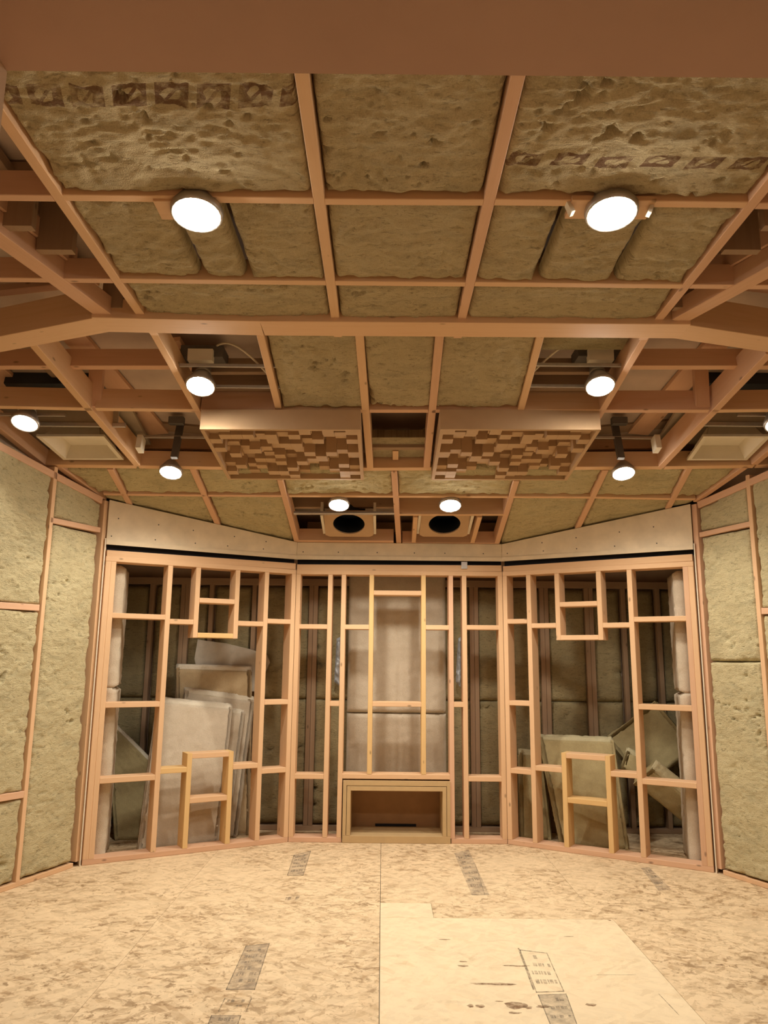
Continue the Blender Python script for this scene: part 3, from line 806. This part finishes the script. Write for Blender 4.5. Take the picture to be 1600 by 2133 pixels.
# --- right wing
f3 = frame('stud_frame.001', WR, 'timber stud frame angled on the right, olive batts heaped behind it')
plates(f3, WR, .002, WR.len - .012)
qp = .0195; member('stud', f3, WR.pt(qp, ZB), WR.pt(qp, ZT), SW, SD, -WR.n, 'pine')
we = WR.len - .012
member('stud', f3, WR.pt(we - .019, ZB), WR.pt(we - .019, ZT), SW, SD, -WR.n, 'pine')
member('stud', f3, WR.pt(we - .057, ZB), WR.pt(we - .057, ZT), SW, SD, -WR.n, 'pine_pink')
qE = we - .057
qb = stud(f3, WR, 1104, 1350); qa = stud(f3, WR, 1320, 1380)
zu = WR.sz(1204, 1328)[1]; zl = WR.sz(1220, 1577)[1]
u0 = stud(f3, WR, 1161, 1253, zu - .019); u1 = stud(f3, WR, 1248.5, 1253, zu - .019)
l0 = stud(f3, WR, 1177, 1659, z1=zl + .019, m='pine_yellow'); l1 = stud(f3, WR, 1269, 1659, z1=zl + .019, m='pine_yellow')
nog(f3, WR, u0, u1, 1258, 1204); nog(f3, WR, u0, u1, 1328, 1204)
nog(f3, WR, l0, l1, 1577, 1220); nog(f3, WR, l0, l1, 1671, 1222, m='pine_yellow')
for y in (1294, 1465, 1607): nog(f3, WR, qp, qb, y, 1082)
nog(f3, WR, qb, u0, 1303, 1132); nog(f3, WR, u1, qa, 1302, 1282); nog(f3, WR, qb, l0, 1602, 1142); nog(f3, WR, l1, qa, 1614, 1296)
for y, x in ((1289, 1380), (1474.5, 1390), (1633, 1400)): nog(f3, WR, qa, qE, y, x, m='pine')

# ---- plywood media cabinet under the centre frame
cab = empty('media_cabinet', WC.pt((WCb0 + WCb1) / 2, 0), 'low open plywood cabinet with nested frame and a dark slot, under the central studs', 'cabinet')
cw = WCb1 - WCb0 - .006; cz = WC.sz(825, 1626)[1]; cx = (WCb0 + WCb1) / 2; cdp = 0.36; pr = .012
def cbox(name, qa, qb, za, zb, d, m, off=pr, lab=None):
    o = box(name, cab, WC.pt((qa + qb) / 2, (za + zb) / 2, off - d / 2), (qb - qa, d, zb - za), m)
    if lab: o['label'] = lab
    return o
h = cw / 2
bt = .055
cbox('bottom_board', cx - h, cx + h, .001, bt, cdp, 'ply')
cbox('side_panel', cx - h, cx - h + .027, bt, cz - .001, cdp, 'ply'); cbox('side_panel', cx + h - .027, cx + h, bt, cz - .001, cdp, 'ply')
cbox('top_panel', cx - h + .0275, cx + h - .0275, cz - .040, cz - .001, cdp, 'ply')
hi_ = h - .031
cbox('inner_side', cx - hi_, cx - hi_ + .030, bt, cz - .044, cdp - .02, 'ply'); cbox('inner_side', cx + hi_ - .030, cx + hi_, bt, cz - .044, cdp - .02, 'ply')
cbox('inner_top', cx - hi_ + .0305, cx + hi_ - .0305, cz - .078, cz - .044, cdp - .02, 'ply')
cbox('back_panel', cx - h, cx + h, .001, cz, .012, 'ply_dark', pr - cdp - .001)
cbox('cable_slot', cx - .17, cx + .17, bt + .002, bt + .022, .006, 'black', pr - cdp + .006, 'dark slot')

# ================================================================== RECESS BEHIND THE FRAMES
wall_rear = slab('wall_rear', [V((-3.3, REAR_Y + .09, 0)), V((3.6, REAR_Y + .09, 0)), V((3.6, REAR_Y + .09, 2.62)), V((-3.3, REAR_Y + .09, 2.62))], V((0, -1, 0)), .03, 'deck')
tag(wall_rear, 'shadowed rear wall of the recess, studs and olive stone wool behind the frames', 'wall', kind='structure')
RP = (V((0, REAR_Y, 0)), V((0, -1, 0)))
NR = V((0, -1, 0)); YR = V((0, 1, 0))
rear_x = []
for px in (208, 300, 372, 428, 520, 647, 990, 1140, 1236, 1310, 1384, 1470):
    rear_x.append(at(px, 1480, RP).x)
for i, x in enumerate(rear_x):
    for dx in ((-.02, .02) if i in (5, 6, 2, 7, 8) else (0,)):
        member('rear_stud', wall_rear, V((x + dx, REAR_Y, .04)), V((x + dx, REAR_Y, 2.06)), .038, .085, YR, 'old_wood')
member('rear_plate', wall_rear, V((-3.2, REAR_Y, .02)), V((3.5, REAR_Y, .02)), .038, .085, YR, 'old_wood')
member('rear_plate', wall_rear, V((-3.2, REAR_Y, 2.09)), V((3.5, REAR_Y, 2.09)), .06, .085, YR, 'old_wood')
xs = [-3.2] + rear_x + [3.5]
for a, b in zip(xs[:-1], xs[1:]):
    w0, w1 = a + .03, b - .03
    if w1 - w0 < .05: continue
    for lo, hi2 in ((.05, 1.07), (1.075, 2.05)):
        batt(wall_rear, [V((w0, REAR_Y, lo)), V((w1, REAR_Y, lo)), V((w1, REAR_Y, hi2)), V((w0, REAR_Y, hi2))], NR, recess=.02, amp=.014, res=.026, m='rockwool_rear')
# end returns of the recess: plasterboard over wool, ragged edge
for nm, p, q, sgn in (('recess_return', V((-2.012, 5.84, 0)), V((-2.102, 6.20, 0)), 1), ('recess_return.001', V((2.252, 5.84, 0)), V((2.342, 6.20, 0)), -1)):
    n = V((sgn, 0, 0))
    for lo, hi2 in ((.0, 1.19), (1.192, 2.1)):
        a, b = p + n * .05, q + n * .05
        quad = [a + UP * lo, b + UP * lo, b + UP * hi2, a + UP * hi2]
        if sgn < 0: quad = [quad[1], quad[0], quad[3], quad[2]]
        batt(wall_front, quad, n, recess=.0, amp=.012, res=.02, thick=.09, m='wool_board', pits=.3, name='end_batt', edge=.004)
for x, s in ((-3.3, 1), (3.6, -1)):
    w = slab('wall_recess_left' if s > 0 else 'wall_recess_right', [V((x, 5.2, 0)), V((x, 6.95, 0)), V((x, 6.95, 2.7)), V((x, 5.2, 2.7))], V((s, 0, 0)), .04, 'shell')
    tag(w, 'dark %s end wall of the recess' % ('left' if s > 0 else 'right'), 'wall', kind='structure')
# lid over the recess (behind the fascia)
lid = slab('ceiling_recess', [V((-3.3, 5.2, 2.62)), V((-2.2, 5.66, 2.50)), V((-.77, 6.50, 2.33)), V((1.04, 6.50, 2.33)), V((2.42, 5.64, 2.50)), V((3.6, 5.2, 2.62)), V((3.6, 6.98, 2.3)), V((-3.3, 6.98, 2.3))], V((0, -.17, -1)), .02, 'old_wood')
tag(lid, 'dark lid of the recess above the rear studs', 'ceiling', kind='structure')

# pale board fixed behind the centre frame
pb = empty('backing_board', V((.115, REAR_Y - .05, 0)), 'pale grey fibre board in two sheets upright behind the central studs', 'board')
bx0, bx1 = at(722, 1500, (V((0, REAR_Y - .05, 0)), NR)).x, at(930, 1500, (V((0, REAR_Y - .05, 0)), NR)).x
zb_ = at(800, 1486, (V((0, REAR_Y - .05, 0)), NR)).z
batt(pb, [V((bx0, REAR_Y - .05, .42)), V((bx1, REAR_Y - .05, .42)), V((bx1, REAR_Y - .05, zb_)), V((bx0, REAR_Y - .05, zb_))], NR, recess=0, amp=.008, res=.02, thick=.04, m='wool_board', pits=.15, name='sheet', edge=.006)
batt(pb, [V((bx0, REAR_Y - .05, zb_ + .004)), V((bx1, REAR_Y - .05, zb_ + .004)), V((bx1, REAR_Y - .05, 2.28)), V((bx0, REAR_Y - .05, 2.28))], NR, recess=0, amp=.008, res=.02, thick=.04, m='wool_board', pits=.15, name='sheet', edge=.006)

plain('wrap', (0.30, 0.315, 0.33), 0.25, 0.25, 20, 0.3, 0.0, 0.6)
for pxs in ((692, 712), (946, 962)):
    q = [at(x, y, (V((0, REAR_Y - .09, 0)), NR)) for x, y in ((pxs[0] + 4, 1420), (pxs[1] - 2, 1432), (pxs[1], 1325), (pxs[0] + 9, 1330))]
    batt(pb, q, NR, recess=0, amp=.05, res=.012, thick=.03, m='wrap', pits=0, name='plastic_wrap', edge=.02)
# ---- loose boards and batts leaning in the recess
def lean(name, label, cat, base, top_, wvec, h_right, thick, m, m_edge, group, notch=None, amp=.006):
    """a fibrous board standing on base (lower left corner), leaning to top_ (upper left), width vector wvec"""
    pass
def board(name, label, cat, corners, thick, m, edge_m, group, rough=.006, floor_z=True):
    """slab with corners bl, br, tr, tl (room points of its front face); its rim is a paler torn edge"""
    bl, br, tr, tl = corners
    n = (br - bl).cross(tl - bl).normalized()
    if n.y > 0: n = -n
    root = empty(name, (bl + br) / 2 - V((0, 0, (bl.z + br.z) / 2)), label, cat, group)
    bvl = .045 if edge_m != m else .0
    fl_t, fr_t = tl + (bl - tl).normalized() * bvl, tr + (br - tr).normalized() * bvl
    batt(root, [bl, br, fr_t, fl_t], n, recess=0, amp=rough, res=.02, thick=thick, m=m, pits=.1, name='face', edge=.002)
    c = (bl + br + tr + tl) / 4
    def rim(a, b, nm):
        d = (b - a).normalized(); out = n.cross(d)
        if out.dot((a + b) / 2 - c) < 0: out = -out
        q = [a - n * thick * .98, b - n * thick * .98, b + n * .002, a + n * .002]
        q = [p + out * .004 for p in q]
        batt(root, q, out, recess=0, amp=rough * 1.6, res=.018, thick=.01, m=edge_m, pits=.2, name=nm, edge=.003)
    if bvl:
        q = [fl_t, fr_t, tr - n * thick * .8, tl - n * thick * .8]
        nb = (q[1] - q[0]).cross(q[3] - q[0]).normalized()
        if nb.dot(n) < 0: nb = -nb
        batt(root, q, nb, recess=0, amp=rough * 2, res=.012, thick=.012, m=edge_m, pits=.3, name='top_edge', edge=.002)
    else:
        rim(tl, tr, 'top_edge')
    edge_m = m; rim(fr_t, br, 'side_edge'); rim(bl, fl_t, 'side_edge')
    return root
def rec(px, py, y): return at(px, py, (V((0, y, 0)), NR))
LB = 'pale boards leaning behind the left stud frame'
def base(px, y): return V((at(px, 1750, (V((0, y, 0)), NR)).x, y, .001))
board('insulation_board', 'front pale grey fibre board of the stack leaning behind the left frame', 'board',
      [base(288, 6.08), base(455, 6.34), rec(487, 1462, 6.60), rec(330, 1446, 6.38)], .06, 'wool_board', 'wool_board_pale', LB)
board('insulation_board', 'second pale fibre board, its edge showing right of the front board', 'board',
      [base(318, 6.22), base(474, 6.46), rec(513, 1472, 6.69), rec(354, 1456, 6.50)], .06, 'wool_board', 'wool_board_pale', LB)
board('insulation_board', 'third pale fibre board, taller, behind the two front boards', 'board',
      [base(362, 6.42), base(494, 6.57), rec(531, 1447, 6.74), rec(385, 1427, 6.63)], .05, 'wool_board', 'wool_board_pale', LB)
board('insulation_board', 'tan wool board sticking up highest behind the pale boards on the left', 'board',
      [base(372, 6.60), base(520, 6.66), rec(524, 1384, 6.76), rec(366, 1380, 6.73)], .035, 'wool_tan', 'wool_board_pale', LB)
board('insulation_board', 'dark offcut with a slanting top at the foot of the left frame', 'board',
      [base(238, 6.42), base(334, 6.46), rec(322, 1584, 6.60), rec(221, 1482, 6.66)], .05, 'wool_olive', 'wool_board_pale', LB)
bag_pts = [(405, 1372), (412, 1332), (424, 1334), (470, 1340), (520, 1352), (556, 1364), (562, 1380), (552, 1402), (540, 1440), (420, 1440)]
bp = [rec(x, y, 6.812) for x, y in bag_pts]
bagroot = slab('plastic_bag', bp, V((0, -1, 0)), .035, 'bag')
tag(bagroot, 'crumpled grey plastic sack behind the tan board', 'bag')
RBG = 'olive stone wool batts heaped behind the right stud frame'
board('wool_batt', 'upright olive batt with a pale top edge behind the lower right opening', 'insulation batt',
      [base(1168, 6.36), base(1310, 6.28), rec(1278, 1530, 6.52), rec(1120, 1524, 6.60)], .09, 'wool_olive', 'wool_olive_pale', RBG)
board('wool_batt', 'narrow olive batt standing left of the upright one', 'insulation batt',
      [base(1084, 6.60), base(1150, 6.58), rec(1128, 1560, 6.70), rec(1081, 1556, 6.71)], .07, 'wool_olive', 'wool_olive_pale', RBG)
def tilted(label, p, q, w, thick, nrm, m, em):
    d = (q - p).normalized(); n = (nrm - d * nrm.dot(d)).normalized(); s = d.cross(n) * w
    return board('wool_batt', label, 'insulation batt', [p, q, q + s, p + s] if s.z > 0 else [p, q, q - s, p - s], thick, m, em, RBG, .012)
tilted('long olive batt sloping down to the right with a torn edge', rec(1318, 1632, 6.37), rec(1430, 1722, 6.32), .30, .09, V((-.2, -.62, -.75)), 'wool_olive', 'wool_olive_pale')
tilted('olive batt tipped on its corner at the far right of the heap', rec(1345, 1640, 6.62), rec(1450, 1560, 6.55), .48, .08, V((-.1, -1, .25)), 'wool_olive', 'wool_olive')
tilted('short torn olive batt wedged between the upright and the sloping batts', rec(1292, 1600, 6.50), rec(1333, 1618, 6.46), .20, .05, V((.1, -1, .2)), 'wool_olive', 'wool_olive_pale')

# ================================================================== CEILING FIXTURES
# ---- block diffusers
def diffuser(tl, tr, br, bl, label, mirror):
    root = empty('block_diffuser', (tl + br) / 2, label, 'acoustic diffuser', 'wooden block diffusers')
    x = (tr - tl).normalized(); yv = (bl - tl); n = x.cross(yv).normalized()
    if n.z < 0: n = -n
    y = n.cross(x)
    W, D, H = (tr - tl).length, yv.length, .13
    M = frame_matrix(tl, x, y, n); R = M.to_3x3()
    def bx(name, cx_, cy_, cz_, sx, sy, sz, m='mdf'):
        return box(name, root, M @ V((cx_, cy_, cz_)), (sx, sy, sz), m, R, ch=.001)
    e = .022
    bx('frame_side', W / 2, e / 2, H / 2, W, e, H); bx('frame_side', W / 2, D - e / 2, H / 2, W, e, H)
    bx('frame_side', e / 2, D / 2, H / 2, e, D - 2 * e, H); bx('frame_side', W - e / 2, D / 2, H / 2, e, D - 2 * e, H)
    bx('back_panel', W / 2, D / 2, H - .004, W - 2 * e, D - 2 * e, .008)
    nx, ny = 13, 12
    px_, py_ = (W - 2 * e) / nx, (D - 2 * e) / ny
    rr = random.Random(5)
    protos = {}
    for i in range(nx):
        for j in range(ny):
            hh = rr.choice((0, 0, .02, .045, .06, .08, .10, .118, .118))
            ii = nx - 1 - i if mirror else i
            if hh <= 0: continue
            if hh not in protos:
                me = bar_mesh('block', px_ - .0012, py_ - .0012, hh, .0008)
                me.transform(Matrix.Translation((-(px_ - .0012) / 2, 0, -hh)))
                protos[hh] = me
            Mb = M @ Matrix.Translation((e + (ii + .5) * px_, e + (j + .5) * py_, H - .008))
            link('block', protos[hh], 'mdf', root, Mb)
D1 = (V((0, 4.40, 0)), V((0, 1, 0))); D2 = (V((0, 5.28, 0)), V((0, 1, 0)))
tl, tr = at(416, 894, D1), at(751, 895, D1); wv = tr - tl
bl = at(482, 999, D2); dlen = tr + (bl - tl)
diffuser(tl, tr, tr + (bl - tl), bl, 'left skyline diffuser of small wooden blocks hung under the sloping ceiling', False)
tr2 = at(1252, 895, D1); tl2 = tr2 - wv; br2 = at(1183, 1001, D2); 
diffuser(tl2, tr2, br2, tl2 + (br2 - tr2), 'right skyline diffuser of small wooden blocks hung under the sloping ceiling', True)

# ---- round lamps
dome = lathe_mesh('bulb', [(0.002, -.032), (.022, -.031), (.042, -.026), (.058, -.018), (.068, -.009), (.0712, 0.002)], 24)
dome_dim = dome.copy()
ring = lathe_mesh('trim_ring', [(.0718, .004), (.075, -.009), (.080, -.011), (.084, -.006), (.086, .010), (.060, .06), (.045, .09)], 24)
can = lathe_mesh('housing', [(.046, .088), (.046, .10), (.04, .14), (.02, .15)], 20)
def lamp(px, py, plane, label, s=1.0, tilt=0.0, cone=156, power=1.0):
    p = at(px, py, plane)
    root = empty('ceiling_lamp', p, label, 'lamp', 'round lamps under the ceiling')
    M = Matrix.Translation(p) @ Matrix.Rotation(tilt, 4, 'X') @ Matrix.Scale(s, 4)
    link('bulb', dome if power >= 1 else dome_dim, 'lamp_glow' if power >= 1 else 'lamp_glow_dim', root, M); link('trim_ring', ring, 'galvanised', root, M); link('housing', can, 'galvanised', root, M)
    ld = bpy.data.lights.new('lamp_beam', 'SPOT')
    ld.energy = BEAM_W * power; ld.color = LAMP_COLOR; ld.spot_size = math.radians(cone); ld.spot_blend = 0.75; ld.shadow_soft_size = 0.055
    lo = bpy.data.objects.new('lamp_beam', ld); col.objects.link(lo); lo.parent = root
    lo.matrix_basis = PW[root.name].inverted() @ Matrix.Translation(p + V((0, 0, -.10)))
    return root, p
nearlow = lift(NEAR, -.045); fl_ = lift(FAR, -.03)
TI = math.radians(-24)
la, pa = lamp(410, 444, lift(NEAR, -.03), 'lit round lamp in the wool at upper left, nearest on the left', 1.12, math.radians(-10))
lb, pb_ = lamp(1274, 442, lift(NEAR, -.03), 'lit round lamp in the wool at upper right, nearest on the right', 1.12, math.radians(-10))
for r_, p, s in ((la, pa, -1), (lb, pb_, 1)):
    box('mounting_board', r_, p + V((s * .02 - .02, .02, .031)), (.30 if s > 0 else .22, .12, .02), 'pine')
    if s > 0:
        for d in (-.15, .14):
            box('spring_clip', r_, p + V((d, .0, .012)), (.014, .035, .045), 'vent_white', Matrix.Rotation(d * 2.5, 3, 'Y'))  # metal clips coloured white, lamplight on them put into the colour
lc, pc = lamp(418, 803, fl_, 'lit round lamp beside the wool just beyond the main beam on the left', 1.0, TI)
ldd, pd = lamp(1250, 803, fl_, 'lit round lamp beside the wool just beyond the main beam on the right', 1.0, TI)
for r_, p, s in ((lc, pc, 1), (ldd, pd, -1)):
    box('junction_box', r_, p + V((0, .06, .20)), (.24, .16, .07), 'dark_metal')
    box('driver_case', r_, p + V((-.0, -.03, .165)), (.14, .05, .07), 'vent_white')
    for dy in (-.07, .13):
        box('hanger_bar', r_, p + V((s * .16, dy, .075 - dy * .25)), (.56, .014, .02), 'galvanised')
    pts = []
    a = p + V((s * .02, .10, .25)); b = p + V((s * .40, .06, .06))
    for k in range(15):
        q = k / 14; pts.append(a.lerp(b, q) + V((0, -.22 * math.sin(math.pi * q), .03 * math.sin(math.pi * q))))
    tube('cable', r_, pts, .006, 'cable')
le_, pe = lamp(356, 983, fl_, 'lit round lamp on a metal drop bracket left of the left diffuser', .95, TI)
lf, pf = lamp(1299, 985, fl_, 'lit round lamp on a metal drop bracket right of the right diffuser', .95, TI)
for r_, p, s in ((le_, pe, 1), (lf, pf, -1)):
    box('drop_bracket', r_, p + V((s * .06, -.10, .20)), (.045, .03, .30), 'dark_metal', Matrix.Rotation(math.radians(-20), 3, 'X'))
    box('bracket_head', r_, p + V((s * .06, -.15, .32)), (.10, .05, .05), 'dark_metal')
    box('hanger_bar', r_, p + V((s * .06, -.10, .22)), (.52, .014, .018), 'galvanised')
lg, pg = lamp(706, 1051, fl_, 'lit round lamp in front of the left duct outlet, over the stud wall', .95, TI)
lh, ph = lamp(938, 1052, fl_, 'lit round lamp in front of the right duct outlet, over the stud wall', 1.0, TI)
for r_, p in ((lg, pg), (lh, ph)):
    box('mounting_block', r_, p + V((-.04, .03, .13)), (.20, .03, .06), 'pine')
li, pi_ = lamp(52, 880, fl_, 'lit round lamp by the air vent at the left edge', 1.0, TI, 96, .3)
lj, pj_ = lamp(1622, 881, fl_, 'lit round lamp cut by the right edge beside the air vent', 1.0, TI, 96, .3)
for r_, p in ((li, pi_), (lj, pj_)):
    box('hanger_bar', r_, p + V((0, .06, .07)), (.44, .014, .02), 'galvanised')

# ---- square air vents
def vent(quad, label, s):
    P = [at(x, y, lift(FAR, .03)) for x, y in quad]          # near left, near right, far right, far left
    c = sum(P, V((0, 0, 0))) / 4
    root = empty('air_vent', c, label, 'air vent', 'square air vents')
    inn = [p + (c - p) * .13 for p in P]; deep = [p + (c - p) * .30 + NF * .09 for p in P]
    for i in range(4):
        a, b = P[i], P[(i + 1) % 4]; ai, bi = inn[i], inn[(i + 1) % 4]
        slab('flange', [a, b, bi, ai], -NF, .016, 'vent_white', root)
        da, db = deep[i], deep[(i + 1) % 4]
        n = (bi - ai).cross(da - ai).normalized()
        if n.dot(c - ai) < 0: n = -n
        slab('throat', [ai, bi, db, da], n, .01, 'vent_white', root)
    slab('back_plate', deep, -NF, .01, 'vent_white', root)
    top = c + NF * .25
    box('plenum_box', root, c + NF * .185 + V((0, -.05, .0)), (.75, .55, .02), 'plenum', Matrix.Rotation(-math.atan(.25), 3, 'X'))
    nb = at(quad[0][0], 896, lift(FAR, .05))
    x0, x1 = min(P[0].x, P[1].x) - .05, max(P[0].x, P[1].x) + .12
    yb = P[0].y - .10
    box('front_plate', root, V(((x0 + x1) / 2, yb, fz(yb) + .17)), (x1 - x0, .012, .20), 'plenum')
    box('rail', root, V(((x0 + x1) / 2, yb - .005, fz(yb) + .055)), (x1 - x0 + .1, .02, .028), 'galvanised')
    return root
vent([(75, 909), (216, 909), (258, 958), (132, 958)], 'square white air vent in the left ceiling bay', 1)
vent([(1466, 909), (1606, 909), (1556, 959), (1431, 959)], 'square white air vent in the right ceiling bay', -1)

# ---- duct outlets over the stud wall
def duct(px0, px1, label, broken):
    base = lift(FAR, .015)
    a, b = at(px0, 1074, base), at(px1, 1074, base)
    w = b.x - a.x; c = V(((a.x + b.x) / 2, a.y, a.z))
    root = empty('duct_outlet', c, label, 'duct outlet', 'duct outlets over the stud wall')
    sl = -math.atan(.25)
    R = Matrix.Rotation(sl, 3, 'X')
    L = .36
    def P(u, v, h): return c + R @ V((u, v, h))
    hw = w / 2
    for s in (-1, 1):
        box('side_board', root, P(s * (hw - .010), L / 2, .06), (.02, L, .12), 'vent_white', R)
    # face plate with a round hole, tilted towards the room
    Rp = Matrix.Rotation(math.radians(-14), 3, 'X') @ R
    o = P(0, .03, .045); seg = 40; rad = .128
    vs, fs = [], []
    for k in range(seg):
        an = 2 * math.pi * k / seg; ca, sa = math.cos(an), math.sin(an)
        f_ = min((hw - .022) / max(abs(ca), 1e-6), .165 / max(abs(sa), 1e-6))
        for z in (0, .012):
            vs.append((ca * rad, sa * rad + .155, z)); vs.append((ca * f_, sa * f_ + .155, z))
    for k in range(seg):
        i, j = 4 * k, 4 * ((k + 1) % seg)
        fs += [(i, j, j + 1, i + 1), (i + 2, i + 3, j + 3, j + 2), (i, i + 2, j + 2, j), (i + 1, j + 1, j + 3, i + 3)]
    M = Rp.to_4x4(); M.translation = o
    link('face_plate', mesh('face_plate', vs, fs), 'mdf', root, M)
    pipe = []
    pv, pf = [], []
    for k in range(seg):
        an = 2 * math.pi * k / seg
        for z, rr in ((.0, rad + .001), (.16, rad + .001)):
            pv.append((math.cos(an) * rr, math.sin(an) * rr + .155, z))
    for k in range(seg):
        i, j = 2 * k, 2 * ((k + 1) % seg); pf.append((i, i + 1, j + 1, j))
    pf.append(tuple(2 * k + 1 for k in range(seg)))
    link('pipe', mesh('pipe', pv, pf, True), 'duct_dark', root, M)
    return root, c, R, hw
d1, c1, R1, hw1 = duct(667, 783, 'boxed round duct outlet left of centre over the stud wall', False)
d2, c2, R2, hw2 = duct(872, 988, 'boxed round duct outlet right of centre over the stud wall', True)
# framing round the outlets belongs to the ceiling
fcross((622, 1128), (820, 1129), .05, .11, 'pine_pink'); fcross((838, 1132), (1036, 1133), .03, .11, 'pine_pink')
fjoist((866, 1078), (862, 1130), .035, .10); fjoist((1000, 1078), (984, 1132), .035, .10)
fcross((612, 1071), (822, 1071), .03, .02, 'galvanised'); fcross((832, 1073), (1054, 1073), .028, .16, 'pine')
hi('upper_rafter', (606, 1058), (820, 1058), lift(FAR, .13), .03, .10, 'old_wood')
hi('upper_rafter', (832, 1056), (1058, 1056), lift(FAR, .08), .03, .14, 'pine_pink')
hi('upper_rafter', (640, 1110), (1040, 1112), lift(FAR, .16), .03, .10, 'old_wood')
# strap where the fascia meets the plates
strap = box('metal_strap', wall_front, WC.pt(WC.sz(967, 1170)[0], 2.20, .004), (.05, .006, .06), 'galvanised')
